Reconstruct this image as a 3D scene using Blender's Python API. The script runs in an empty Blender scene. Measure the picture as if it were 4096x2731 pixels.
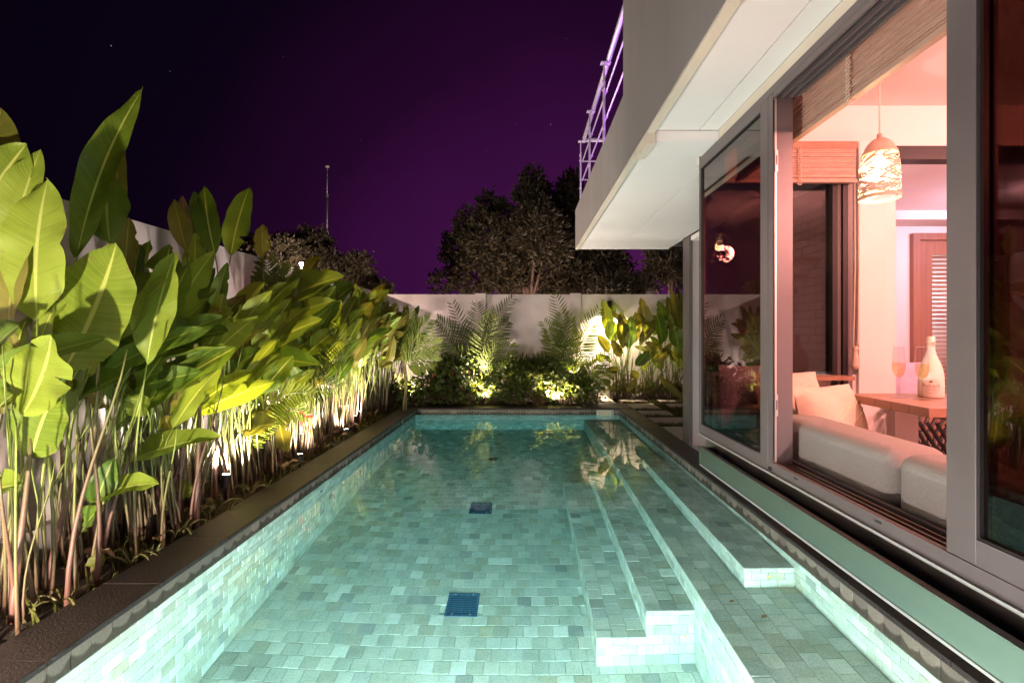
import bpy, bmesh, math, random
import numpy as np
from mathutils import Vector, Matrix, Euler

random.seed(11)
RNG = np.random.default_rng(11)
SC = bpy.context.scene
COL = SC.collection
R = math.radians

# ------------------------------------------------------------------ camera
CAMZ = 1.36                       # lens height above the coping, metres
FPX = 1097.0                      # focal length in pixels of a 2352 px wide picture
cam_data = bpy.data.cameras.new("camera")
cam = bpy.data.objects.new("camera", cam_data)
COL.objects.link(cam)
cam.location = (0, 0, CAMZ)
cam.rotation_euler = (R(90), 0, 0)
cam_data.sensor_width = 36.0
cam_data.lens = 36.0 * 1910 / 4096
cam_data.shift_x = -44 / 4096
cam_data.shift_y = -24.5 / 4096
cam_data.clip_start = 0.05
cam_data.clip_end = 400
SC.camera = cam

# ------------------------------------------------------------------ night sky
world = bpy.data.worlds.new("World")
SC.world = world
world.use_nodes = True
wt = world.node_tree
wt.nodes.clear()


def nn(tree, typ, **kw):
    n = tree.nodes.new(typ)
    for k, v in kw.items():
        setattr(n, k, v)
    return n


def build_sky():
    L = wt.links
    out = nn(wt, 'ShaderNodeOutputWorld')
    bg = nn(wt, 'ShaderNodeBackground')
    tc = nn(wt, 'ShaderNodeTexCoord')
    sep = nn(wt, 'ShaderNodeSeparateXYZ')
    L.new(tc.outputs['Generated'], sep.inputs[0])
    # city glow: brightest low over the garden wall, dying out upwards and to the west
    glow = nn(wt, 'ShaderNodeVectorMath', operation='DOT_PRODUCT')
    glow.inputs[1].default_value = Vector((0.10, 1.0, 0.02)).normalized()
    L.new(tc.outputs['Generated'], glow.inputs[0])
    ramp = nn(wt, 'ShaderNodeValToRGB')
    e = ramp.color_ramp.elements
    e[0].position, e[0].color = 0.45, (0.0012, 0.0006, 0.0028, 1)
    e[1].position, e[1].color = 1.0, (0.058, 0.0075, 0.064, 1)
    for p, c in ((0.72, (0.0028, 0.0008, 0.0050, 1)), (0.86, (0.0125, 0.0016, 0.0150, 1)),
                 (0.95, (0.031, 0.0036, 0.036, 1))):
        x = e.new(p)
        x.color = c
    hz = nn(wt, 'ShaderNodeTexNoise')          # thin uneven haze in the glow
    hz.inputs['Scale'].default_value = 2.6
    hz.inputs['Detail'].default_value = 5
    L.new(tc.outputs['Generated'], hz.inputs['Vector'])
    hm = nn(wt, 'ShaderNodeMath', operation='MULTIPLY_ADD')
    hm.inputs[1].default_value = 0.10
    hm.inputs[2].default_value = -0.05
    L.new(hz.outputs['Fac'], hm.inputs[0])
    ha = nn(wt, 'ShaderNodeMath', operation='ADD')
    L.new(glow.outputs['Value'], ha.inputs[0])
    L.new(hm.outputs[0], ha.inputs[1])
    L.new(ha.outputs[0], ramp.inputs[0])
    # stars
    vor = nn(wt, 'ShaderNodeTexVoronoi', feature='F1')
    vor.inputs['Scale'].default_value = 34.0
    L.new(tc.outputs['Generated'], vor.inputs['Vector'])
    lt = nn(wt, 'ShaderNodeMath', operation='LESS_THAN')
    lt.inputs[1].default_value = 0.026
    L.new(vor.outputs['Distance'], lt.inputs[0])
    sepc = nn(wt, 'ShaderNodeSeparateColor')
    L.new(vor.outputs['Color'], sepc.inputs[0])
    pw = nn(wt, 'ShaderNodeMath', operation='POWER')
    pw.inputs[1].default_value = 3.2
    L.new(sepc.outputs[0], pw.inputs[0])
    m1 = nn(wt, 'ShaderNodeMath', operation='MULTIPLY')
    L.new(lt.outputs[0], m1.inputs[0])
    L.new(pw.outputs[0], m1.inputs[1])
    m2 = nn(wt, 'ShaderNodeMath', operation='MULTIPLY')
    m2.inputs[1].default_value = 0.30
    L.new(m1.outputs[0], m2.inputs[0])
    add = nn(wt, 'ShaderNodeMixRGB', blend_type='ADD')
    add.inputs[0].default_value = 1.0
    L.new(ramp.outputs[0], add.inputs[1])
    L.new(m2.outputs[0], add.inputs[2])
    L.new(add.outputs[0], bg.inputs['Color'])
    bg.inputs['Strength'].default_value = 1.0
    L.new(bg.outputs[0], out.inputs[0])


build_sky()

# ------------------------------------------------------------------ picture settings
SC.view_settings.view_transform = 'Standard'
SC.view_settings.look = 'None'
SC.view_settings.exposure = 0.40
SC.view_settings.gamma = 1.0
SC.view_settings.use_curve_mapping = False
SC.render.engine = 'CYCLES'
cy = SC.cycles
cy.use_denoising = True
cy.max_bounces = 9
cy.diffuse_bounces = 4
cy.glossy_bounces = 4
cy.transmission_bounces = 8
cy.transparent_max_bounces = 16
cy.volume_bounces = 0
cy.caustics_reflective = True
cy.caustics_refractive = True
cy.blur_glossy = 0.6
cy.sample_clamp_indirect = 6.0
cy.sample_clamp_direct = 0.0

WARM = (1.0, 0.78, 0.64)
WHITE = (1.0, 0.84, 0.74)


def lamp(name, loc, power, color, radius=0.03, spot=None, aim=None, blend=0.6, caustic=False):
    d = bpy.data.lights.new(name, 'SPOT' if spot else 'POINT')
    d.energy = power
    d.color = color
    d.shadow_soft_size = radius
    if spot:
        d.spot_size = R(spot)
        d.spot_blend = blend
    if caustic:
        d.cycles.is_caustics_light = True
    o = bpy.data.objects.new(name, d)
    COL.objects.link(o)
    o.location = loc
    if aim is not None:
        v = Vector(aim) - Vector(loc)
        o.rotation_euler = v.to_track_quat('-Z', 'Y').to_euler()
    return o


# pool lights low in the near wall of the pool
for x, p in ((-0.70, 500), (0.10, 500)):
    lamp("pool_light", (x, 0.80, -0.62), p, (1.0, 0.93, 0.86), 0.07, spot=165, aim=(x + 0.25, 8.0, -0.95), blend=1.0)
lamp("pool_light", (1.46, 0.80, -0.36), 120, (1.0, 0.92, 0.80), 0.05, spot=165, aim=(1.46, 8.0, -0.5), blend=1.0)
# added lamp standing in for pool light that should spill through the water surface
lamp("pool_spill_fill", (0.38, 0.60, -0.05), 260, (1.0, 0.91, 0.90), 0.05)
# garden uplight just outside the picture at the near end of the planted bed
lamp("garden_uplight", (-2.12, 0.55, 0.12), 470, (1.0, 0.78, 0.56), 0.04, spot=95, aim=(-2.55, 4.4, 1.3), blend=0.7)
lamp("garden_uplight", (-2.10, 0.50, 0.12), 300, (1.0, 0.87, 0.80), 0.05)  # second lamp added beside the uplight to brighten the house front
# the room behind the bay window
lamp("room_light", (2.45, 0.55, 2.35), 200, (1.0, 0.375, 0.32), 0.10)
lamp("room_light", (3.7, 1.8, 2.6), 130, (1.0, 0.375, 0.325), 0.20)
lamp("corridor_light", (4.3, 3.9, 2.45), 40, (0.85, 0.68, 0.95), 0.10)

# ------------------------------------------------------------------ helpers


def W(px, py, d):
    """point at depth d seen at (px, py) of the photograph scaled to 2352 px wide"""
    return Vector(((px - 1201.3) * d / FPX, d, CAMZ - (py - 770) * d / FPX))


def wloc(o):
    v = Vector((0, 0, 0))
    while o is not None:
        v += o.location
        o = o.parent
    return v


class MB:
    """collects shapes in world coordinates, builds ONE mesh object"""

    def __init__(s):
        s.v, s.f, s.uv = [], [], {}

    def add(s, vs, fs):
        b = len(s.v)
        s.v.extend([tuple(p) for p in vs])
        s.f.extend([tuple(i + b for i in f) for f in fs])
        return s

    def box(s, x0, x1, y0, y1, z0, z1):
        vs = [(x0, y0, z0), (x1, y0, z0), (x1, y1, z0), (x0, y1, z0),
              (x0, y0, z1), (x1, y0, z1), (x1, y1, z1), (x0, y1, z1)]
        return s.add(vs, [(0, 3, 2, 1), (4, 5, 6, 7), (0, 1, 5, 4), (1, 2, 6, 5), (2, 3, 7, 6), (3, 0, 4, 7)])

    def quad(s, a, b, c, d):
        return s.add([a, b, c, d], [(0, 1, 2, 3)])

    def tube(s, pts, rad, n=7, cap=True):
        pts = [Vector(p) for p in pts]
        if not hasattr(rad, '__len__'):
            rad = [rad] * len(pts)
        base = len(s.v)
        up = None
        for i, p in enumerate(pts):
            a = pts[max(0, i - 1)]
            b = pts[min(len(pts) - 1, i + 1)]
            t = (b - a)
            t = t.normalized() if t.length > 1e-9 else Vector((0, 0, 1))
            if up is None:
                up = Vector((1, 0, 0)) if abs(t.x) < 0.8 else Vector((0, 1, 0))
            u = (up - t * up.dot(t)).normalized()
            up = u
            w = t.cross(u)
            for k in range(n):
                q = 2 * math.pi * k / n
                s.v.append(tuple(p + (u * math.cos(q) + w * math.sin(q)) * rad[i]))
        for i in range(len(pts) - 1):
            for k in range(n):
                k2 = (k + 1) % n
                s.f.append((base + i * n + k, base + i * n + k2, base + (i + 1) * n + k2, base + (i + 1) * n + k))
        if cap:
            s.f.append(tuple(base + k for k in reversed(range(n))))
            e = base + (len(pts) - 1) * n
            s.f.append(tuple(e + k for k in range(n)))
        return s

    def lathe(s, prof, c, n=24):
        """prof: (radius, z) from bottom to top round the vertical axis at c"""
        base = len(s.v)
        for r, z in prof:
            for k in range(n):
                q = 2 * math.pi * k / n
                s.v.append((c[0] + r * math.cos(q), c[1] + r * math.sin(q), c[2] + z))
        for i in range(len(prof) - 1):
            for k in range(n):
                k2 = (k + 1) % n
                s.f.append((base + i * n + k, base + i * n + k2, base + (i + 1) * n + k2, base + (i + 1) * n + k))
        return s

    def build(s, name, mat, parent=None, smooth=False, bevel=0.0, seg=2):
        me = bpy.data.meshes.new(name)
        off = wloc(parent)
        me.from_pydata([tuple(Vector(p) - off) for p in s.v], [], s.f)
        me.update()
        if bevel:
            bm = bmesh.new()
            bm.from_mesh(me)
            bmesh.ops.remove_doubles(bm, verts=bm.verts, dist=1e-6)
            bmesh.ops.bevel(bm, geom=[e for e in bm.edges], offset=bevel, segments=seg, affect='EDGES', profile=0.5)
            bm.to_mesh(me)
            bm.free()
        if smooth:
            for p in me.polygons:
                p.use_smooth = True
        if mat:
            me.materials.append(mat)
        o = bpy.data.objects.new(name, me)
        COL.objects.link(o)
        if parent is not None:
            o.parent = parent
        return o


def thing(name, label, cat, loc=(0, 0, 0), group=None):
    o = bpy.data.objects.new(name, None)
    COL.objects.link(o)
    o.empty_display_size = 0.1
    o.location = loc
    return tag(o, label, cat, group)


def tag(o, label, cat, group=None):
    o['label'] = label
    o['category'] = cat
    if group:
        o['group'] = group
    return o


def struct(o):
    o['kind'] = 'structure'
    return o


def stuff(o):
    o['kind'] = 'stuff'
    return o


def boxo(name, mat, parent, *b, bevel=0.0):
    return MB().box(*b).build(name, mat, parent, bevel=bevel)


# ------------------------------------------------------------------ materials
def newmat(name):
    m = bpy.data.materials.new(name)
    m.use_nodes = True
    t = m.node_tree
    t.nodes.clear()
    out = nn(t, 'ShaderNodeOutputMaterial')
    b = nn(t, 'ShaderNodeBsdfPrincipled')
    t.links.new(b.outputs[0], out.inputs[0])
    return m, t, b, out


def noise_node(t, scale, detail=4, rough=0.6, stretch=None):
    g = nn(t, 'ShaderNodeNewGeometry')
    n = nn(t, 'ShaderNodeTexNoise')
    n.inputs['Scale'].default_value = scale
    n.inputs['Detail'].default_value = detail
    n.inputs['Roughness'].default_value = rough
    src = g.outputs['Position']
    if stretch:
        mp = nn(t, 'ShaderNodeMapping')
        mp.inputs['Scale'].default_value = stretch
        t.links.new(src, mp.inputs['Vector'])
        src = mp.outputs[0]
    t.links.new(src, n.inputs['Vector'])
    return n


def ramp_node(t, stops, src):
    r = nn(t, 'ShaderNodeValToRGB')
    e = r.color_ramp.elements
    while len(e) < len(stops):
        e.new(0.5)
    for i, (p, c) in enumerate(stops):
        e[i].position = p
        e[i].color = (c[0], c[1], c[2], 1)
    t.links.new(src, r.inputs[0])
    return r


def bump_node(t, b, src, strength, dist=0.01):
    bp = nn(t, 'ShaderNodeBump')
    bp.inputs['Strength'].default_value = strength
    bp.inputs['Distance'].default_value = dist
    t.links.new(src, bp.inputs['Height'])
    t.links.new(bp.outputs[0], b.inputs['Normal'])


def simple(name, col, rough=0.6, metal=0.0, col2=None, scale=6.0, stretch=None, bump=0.0, bscale=60, spec=0.5,
           lo=0.3, hi=0.7):
    m, t, b, out = newmat(name)
    b.inputs['Roughness'].default_value = rough
    b.inputs['Metallic'].default_value = metal
    b.inputs['Specular IOR Level'].default_value = spec
    if col2 is None:
        b.inputs['Base Color'].default_value = (*col, 1)
    else:
        n = noise_node(t, scale, 6, 0.65, stretch)
        r = ramp_node(t, [(lo, col), (hi, col2)], n.outputs['Fac'])
        t.links.new(r.outputs[0], b.inputs['Base Color'])
    if bump:
        n2 = noise_node(t, bscale, 4, 0.6, stretch)
        bump_node(t, b, n2.outputs['Fac'], bump)
    return m


def emit(name, col, strength):
    m = bpy.data.materials.new(name)
    m.use_nodes = True
    t = m.node_tree
    t.nodes.clear()
    out = nn(t, 'ShaderNodeOutputMaterial')
    e = nn(t, 'ShaderNodeEmission')
    e.inputs[0].default_value = (*col, 1)
    e.inputs[1].default_value = strength
    t.links.new(e.outputs[0], out.inputs[0])
    return m


def glass_pane(name, tint, ior=1.5, gain=1.0):
    """thin tinted pane: tinted see-through plus Fresnel mirror"""
    m = bpy.data.materials.new(name)
    m.use_nodes = True
    t = m.node_tree
    t.nodes.clear()
    out = nn(t, 'ShaderNodeOutputMaterial')
    tr = nn(t, 'ShaderNodeBsdfTransparent')
    tr.inputs[0].default_value = (*tint, 1)
    gl = nn(t, 'ShaderNodeBsdfGlossy')
    gl.inputs['Roughness'].default_value = 0.0
    gl.inputs['Color'].default_value = (gain, gain, gain, 1)
    lw = nn(t, 'ShaderNodeLayerWeight')
    lw.inputs[0].default_value = 0.5
    pw = nn(t, 'ShaderNodeMath', operation='POWER')
    pw.inputs[1].default_value = 4.2
    t.links.new(lw.outputs['Facing'], pw.inputs[0])
    fr = nn(t, 'ShaderNodeMath', operation='MULTIPLY_ADD')
    fr.inputs[1].default_value = 0.92
    fr.inputs[2].default_value = ((ior - 1) / (ior + 1)) ** 2
    t.links.new(pw.outputs[0], fr.inputs[0])
    mx = nn(t, 'ShaderNodeMixShader')
    t.links.new(fr.outputs[0], mx.inputs[0])
    t.links.new(tr.outputs[0], mx.inputs[1])
    t.links.new(gl.outputs[0], mx.inputs[2])
    t.links.new(mx.outputs[0], out.inputs[0])
    return m


def tile_material(name, stops, grain=0.5, wet=False):
    m, t, b, out = newmat(name)
    L = t.links
    oi = nn(t, 'ShaderNodeObjectInfo')
    at = nn(t, 'ShaderNodeAttribute', attribute_name='rnd')
    ad = nn(t, 'ShaderNodeMath', operation='ADD')
    L.new(oi.outputs['Random'], ad.inputs[0])
    L.new(at.outputs['Fac'], ad.inputs[1])
    fr = nn(t, 'ShaderNodeMath', operation='FRACT')
    L.new(ad.outputs[0], fr.inputs[0])
    base = ramp_node(t, stops, fr.outputs[0])
    # stone grain: fine speckle, a few pits and clouded patches
    n1 = noise_node(t, 95, 5, 0.75)
    g1 = ramp_node(t, [(0.30, (0.62, 0.62, 0.62)), (0.5, (1, 1, 1)), (0.72, (1.22, 1.22, 1.2))], n1.outputs['Fac'])
    mul = nn(t, 'ShaderNodeMixRGB', blend_type='MULTIPLY')
    mul.inputs[0].default_value = grain
    L.new(base.outputs[0], mul.inputs[1])
    L.new(g1.outputs[0], mul.inputs[2])
    n2 = noise_node(t, 7, 3, 0.6)
    g2 = ramp_node(t, [(0.35, (0.84, 0.86, 0.80)), (0.65, (1.08, 1.06, 1.05))], n2.outputs['Fac'])
    mul2 = nn(t, 'ShaderNodeMixRGB', blend_type='MULTIPLY')
    mul2.inputs[0].default_value = 0.8
    L.new(mul.outputs[0], mul2.inputs[1])
    L.new(g2.outputs[0], mul2.inputs[2])
    last = mul2.outputs[0]
    if wet:
        # lime tide-mark: stone stays dark where the water wets it, scalloped from tile to tile
        g = nn(t, 'ShaderNodeNewGeometry')
        sp = nn(t, 'ShaderNodeSeparateXYZ')
        L.new(g.outputs['Position'], sp.inputs[0])
        tc = nn(t, 'ShaderNodeTexCoord')
        so = nn(t, 'ShaderNodeSeparateXYZ')
        L.new(tc.outputs['Object'], so.inputs[0])
        sq = nn(t, 'ShaderNodeMath', operation='MULTIPLY')
        L.new(so.outputs[0], sq.inputs[0])
        L.new(so.outputs[0], sq.inputs[1])
        sc_ = nn(t, 'ShaderNodeMath', operation='MULTIPLY_ADD')
        sc_.inputs[1].default_value = 0.10
        L.new(sq.outputs[0], sc_.inputs[0])
        nz = noise_node(t, 9, 4, 0.6)
        k = nn(t, 'ShaderNodeMath', operation='MULTIPLY_ADD')
        k.inputs[1].default_value = 0.055
        k.inputs[2].default_value = -0.152
        L.new(nz.outputs['Fac'], k.inputs[0])
        k2 = nn(t, 'ShaderNodeMath', operation='MULTIPLY_ADD')
        k2.inputs[1].default_value = 0.030
        L.new(oi.outputs['Random'], k2.inputs[0])
        L.new(k.outputs[0], k2.inputs[2])
        L.new(k2.outputs[0], sc_.inputs[2])
        df = nn(t, 'ShaderNodeMath', operation='SUBTRACT')
        L.new(sp.outputs['Z'], df.inputs[0])
        L.new(sc_.outputs[0], df.inputs[1])
        r = ramp_node(t, [(0.0, (0.30, 0.28, 0.25)), (0.010, (0.34, 0.31, 0.28)), (0.022, (1, 1, 1))], df.outputs[0])
        mul3 = nn(t, 'ShaderNodeMixRGB', blend_type='MULTIPLY')
        mul3.inputs[0].default_value = 1.0
        L.new(last, mul3.inputs[1])
        L.new(r.outputs[0], mul3.inputs[2])
        last = mul3.outputs[0]
    L.new(last, b.inputs['Base Color'])
    b.inputs['Roughness'].default_value = 0.7
    bump_node(t, b, n1.outputs['Fac'], 0.25, 0.004)
    return m


def leaf_material(name, dark, light, rib, trans=0.35, rough=0.44, brown=0.6, vein=0.5):
    m, t, b, out = newmat(name)
    L = t.links
    uv = nn(t, 'ShaderNodeUVMap', uv_map='UVMap')
    sp = nn(t, 'ShaderNodeSeparateXYZ')
    L.new(uv.outputs[0], sp.inputs[0])          # x along the leaf 0..1, y across -1..1 shifted to 0..1
    ac = nn(t, 'ShaderNodeMath', operation='MULTIPLY_ADD')
    ac.inputs[1].default_value = 2.0
    ac.inputs[2].default_value = -1.0
    L.new(sp.outputs['Y'], ac.inputs[0])
    ab = nn(t, 'ShaderNodeMath', operation='ABSOLUTE')
    L.new(ac.outputs[0], ab.inputs[0])
    # side veins run obliquely from the midrib
    vx = nn(t, 'ShaderNodeMath', operation='MULTIPLY_ADD')
    vx.inputs[1].default_value = -0.10
    L.new(ab.outputs[0], vx.inputs[0])
    L.new(sp.outputs['X'], vx.inputs[2])
    oi = nn(t, 'ShaderNodeObjectInfo')
    cmb = nn(t, 'ShaderNodeCombineXYZ')
    L.new(vx.outputs[0], cmb.inputs['X'])
    L.new(oi.outputs['Random'], cmb.inputs['Z'])
    nz = nn(t, 'ShaderNodeTexNoise')
    nz.inputs['Scale'].default_value = 62
    nz.inputs['Detail'].default_value = 2
    L.new(cmb.outputs[0], nz.inputs['Vector'])
    patch = noise_node(t, 5.5, 3, 0.6)
    mixf = nn(t, 'ShaderNodeMath', operation='MULTIPLY_ADD')
    mixf.inputs[1].default_value = vein
    L.new(nz.outputs['Fac'], mixf.inputs[0])
    pm = nn(t, 'ShaderNodeMath', operation='MULTIPLY_ADD')
    pm.inputs[1].default_value = 0.55
    L.new(patch.outputs['Fac'], pm.inputs[0])
    rm = nn(t, 'ShaderNodeMath', operation='MULTIPLY_ADD')
    rm.inputs[1].default_value = 0.55
    rm.inputs[2].default_value = -0.28
    L.new(oi.outputs['Random'], rm.inputs[0])
    L.new(rm.outputs[0], pm.inputs[2])
    L.new(pm.outputs[0], mixf.inputs[2])
    base = ramp_node(t, [(0.22, dark), (0.72, light)], mixf.outputs[0])
    # midrib
    mr = ramp_node(t, [(0.0, (1, 1, 1)), (0.035, (1, 1, 1)), (0.075, (0, 0, 0))], ab.outputs[0])
    mx = nn(t, 'ShaderNodeMixRGB')
    L.new(mr.outputs[0], mx.inputs[0])
    L.new(base.outputs[0], mx.inputs[1])
    mx.inputs[2].default_value = (*rib, 1)
    # browned rims and blotches
    n3 = noise_node(t, 16, 4, 0.7)
    ed = nn(t, 'ShaderNodeMath', operation='MULTIPLY_ADD')
    ed.inputs[1].default_value = 0.20
    L.new(ab.outputs[0], ed.inputs[0])
    L.new(n3.outputs['Fac'], ed.inputs[2])
    er = ramp_node(t, [(0.74, (0, 0, 0)), (0.86, (1, 1, 1))], ed.outputs[0])
    sc_ = nn(t, 'ShaderNodeMath', operation='MULTIPLY')
    sc_.inputs[1].default_value = brown
    L.new(er.outputs[0], sc_.inputs[0])
    mx2 = nn(t, 'ShaderNodeMixRGB')
    L.new(sc_.outputs[0], mx2.inputs[0])
    L.new(mx.outputs[0], mx2.inputs[1])
    mx2.inputs[2].default_value = (0.20, 0.12, 0.05, 1)
    L.new(mx2.outputs[0], b.inputs['Base Color'])
    b.inputs['Roughness'].default_value = rough
    b.inputs['Specular IOR Level'].default_value = 0.32
    bump_node(t, b, nz.outputs['Fac'], 0.35, 0.008)
    tl = nn(t, 'ShaderNodeBsdfTranslucent')
    br = nn(t, 'ShaderNodeMixRGB', blend_type='MULTIPLY')
    br.inputs[0].default_value = 1.0
    br.inputs[2].default_value = (1.35, 1.15, 0.45, 1)
    L.new(mx2.outputs[0], br.inputs[1])
    L.new(br.outputs[0], tl.inputs['Color'])
    ms = nn(t, 'ShaderNodeMixShader')
    ms.inputs[0].default_value = trans
    L.new(b.outputs[0], ms.inputs[1])
    L.new(tl.outputs[0], ms.inputs[2])
    L.new(ms.outputs[0], out.inputs[0])
    return m


def stem_material(name, lowc, midc, topc, z0=0.15, z1=1.0):
    m, t, b, out = newmat(name)
    g = nn(t, 'ShaderNodeNewGeometry')
    sp = nn(t, 'ShaderNodeSeparateXYZ')
    t.links.new(g.outputs['Position'], sp.inputs[0])
    n = noise_node(t, 22, 4, 0.6, (3, 3, 0.35))
    a = nn(t, 'ShaderNodeMath', operation='MULTIPLY_ADD')
    a.inputs[1].default_value = 0.55
    a.inputs[2].default_value = -0.28
    t.links.new(n.outputs['Fac'], a.inputs[0])
    s = nn(t, 'ShaderNodeMath', operation='ADD')
    t.links.new(sp.outputs['Z'], s.inputs[0])
    t.links.new(a.outputs[0], s.inputs[1])
    r = ramp_node(t, [(z0, lowc), (0.5 * (z0 + z1), midc), (z1, topc)], s.outputs[0])
    t.links.new(r.outputs[0], b.inputs['Base Color'])
    b.inputs['Roughness'].default_value = 0.55
    bump_node(t, b, n.outputs['Fac'], 0.3, 0.004)
    return m


M = {}
M['paint'] = simple('white_render', (0.56, 0.495, 0.50), 0.85, col2=(0.63, 0.56, 0.565), scale=2.5, bump=0.05, bscale=120)
M['fascia'] = simple('grey_cream_render', (0.178, 0.166, 0.161), 0.85, col2=(0.214, 0.200, 0.194), scale=2.0,
                     stretch=(1, 1, 0.2), bump=0.12, bscale=70)
M['soffit'] = simple('soffit_board', (0.82, 0.80, 0.78), 0.75, col2=(0.86, 0.84, 0.82), scale=2.0)
M['cream'] = simple('cream_strip', (0.60, 0.55, 0.46), 0.8, col2=(0.66, 0.60, 0.50), scale=5)
M['alu'] = simple('powder_coated_frame', (0.125, 0.105, 0.106), 0.42, 0.25, col2=(0.148, 0.125, 0.126), scale=3)
M['silver'] = simple('bright_drip_strip', (0.62, 0.60, 0.58), 0.35, 0.6)
M['steel'] = simple('stainless_steel', (0.46, 0.50, 0.44), 0.26, 0.95, col2=(0.54, 0.57, 0.50), scale=4, stretch=(1, 0.2, 3),
                    bump=0.04, bscale=30)
M['steel_dull'] = simple('dull_steel', (0.16, 0.14, 0.14), 0.45, 0.6, col2=(0.20, 0.17, 0.17), scale=9)
M['rubber'] = simple('black_rubber', (0.015, 0.014, 0.014), 0.6)
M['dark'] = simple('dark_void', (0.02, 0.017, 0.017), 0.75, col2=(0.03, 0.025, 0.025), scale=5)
M['rail'] = simple('galvanised_rail', (0.52, 0.50, 0.54), 0.42, 0.45, col2=(0.60, 0.58, 0.62), scale=18)
M['coping'] = simple('dark_andesite', (0.028, 0.021, 0.021), 0.46, spec=0.35, col2=(0.046, 0.036, 0.036), scale=14, bump=0.6, bscale=85)
M['soil'] = simple('dark_soil', (0.018, 0.012, 0.010), 0.95, col2=(0.05, 0.034, 0.026), scale=30, bump=0.9, bscale=70)
M['ground'] = simple('night_ground', (0.03, 0.028, 0.022), 0.95, col2=(0.055, 0.05, 0.035), scale=4, bump=0.4, bscale=30)
M['grout'] = simple('pale_grout', (0.50, 0.54, 0.48), 0.9)
M['grout_dark'] = simple('stained_grout', (0.06, 0.052, 0.046), 0.9)
M['paver'] = simple('washed_paver', (0.40, 0.35, 0.33), 0.85, col2=(0.52, 0.46, 0.43), scale=6, stretch=(1, 4, 1), bump=0.3, bscale=60)
M['wood'] = simple('red_teak', (0.24, 0.13, 0.085), 0.4, col2=(0.36, 0.20, 0.13), scale=9, stretch=(1, 0.12, 1))
M['wood_door'] = simple('stained_door_wood', (0.22, 0.10, 0.065), 0.45, col2=(0.33, 0.16, 0.10), scale=9, stretch=(4, 1, 0.15))
M['bamboo'] = simple('bamboo_slat', (0.36, 0.22, 0.16), 0.55, col2=(0.48, 0.31, 0.24), scale=20, stretch=(1, 0.2, 4))
M['cord'] = simple('pale_cord', (0.55, 0.42, 0.33), 0.8)
M['sofa'] = simple('grey_weave', (0.22, 0.205, 0.19), 0.95, col2=(0.29, 0.27, 0.25), scale=160, bump=0.35, bscale=240)
M['cushion'] = simple('cream_cotton', (0.60, 0.47, 0.38), 0.95, col2=(0.66, 0.53, 0.43), scale=40, bump=0.15, bscale=150)
M['cushion_line'] = simple('pale_piping', (0.80, 0.70, 0.58), 0.9)
M['lilac'] = simple('lilac_cotton', (0.42, 0.36, 0.48), 0.95, col2=(0.48, 0.42, 0.54), scale=30)
M['bottle'] = simple('matt_white_sleeve', (0.74, 0.66, 0.58), 0.6)
M['print'] = simple('brown_print', (0.20, 0.10, 0.07), 0.7)
M['foil'] = simple('cream_foil', (0.72, 0.60, 0.48), 0.4, 0.3)
M['shade'] = simple('lamp_wood', (0.50, 0.30, 0.22), 0.6)
M['wicker'] = simple('black_wicker', (0.03, 0.025, 0.025), 0.5, col2=(0.06, 0.05, 0.05), scale=40)
M['vase'] = simple('brown_vase', (0.22, 0.10, 0.06), 0.35)
M['roomwall'] = simple('room_wall', (0.70, 0.66, 0.63), 0.85)
M['roomfloor'] = simple('room_floor', (0.30, 0.17, 0.11), 0.45, col2=(0.38, 0.22, 0.14), scale=5, stretch=(6, 0.6, 1))
M['brick'] = simple('painted_brick', (0.34, 0.28, 0.30), 0.85, col2=(0.44, 0.37, 0.38), scale=12, bump=0.4, bscale=60)
M['mortar'] = simple('mortar', (0.20, 0.17, 0.18), 0.9)
M['plastic'] = simple('white_plastic', (0.78, 0.78, 0.76), 0.4)
M['navy'] = simple('navy_grate', (0.022, 0.075, 0.135), 0.5, col2=(0.032, 0.095, 0.165), scale=10)
M['navy_dark'] = simple('grate_gap', (0.004, 0.010, 0.022), 0.8)
M['blackmetal'] = simple('black_metal', (0.02, 0.02, 0.02), 0.45, 0.4)
M['bark'] = simple('dark_bark', (0.09, 0.06, 0.045), 0.9, col2=(0.16, 0.11, 0.085), scale=12, stretch=(3, 3, 0.5), bump=0.6, bscale=25)
M['glass_tint'] = glass_pane('tinted_glass', (0.44, 0.36, 0.335), 1.62)
M['glass_dim'] = glass_pane('dimming_glass', (0.46, 0.38, 0.38), 1.62)  # tint darkened so that the terrace beyond the pane looks dim
M['glass_wine'] = glass_pane('flute_glass', (0.93, 0.93, 0.93), 1.5)
M['wine'] = glass_pane('sparkling_wine', (0.985, 0.88, 0.66), 1.33)
M['bulb'] = emit('warm_bulb', (1.0, 0.70, 0.36), 26.0)
M['lampglow'] = emit('lamp_lens', (1.0, 0.92, 0.85), 60.0)
M['eave'] = simple('white_eave', (0.8, 0.8, 0.8), 0.7)

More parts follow.
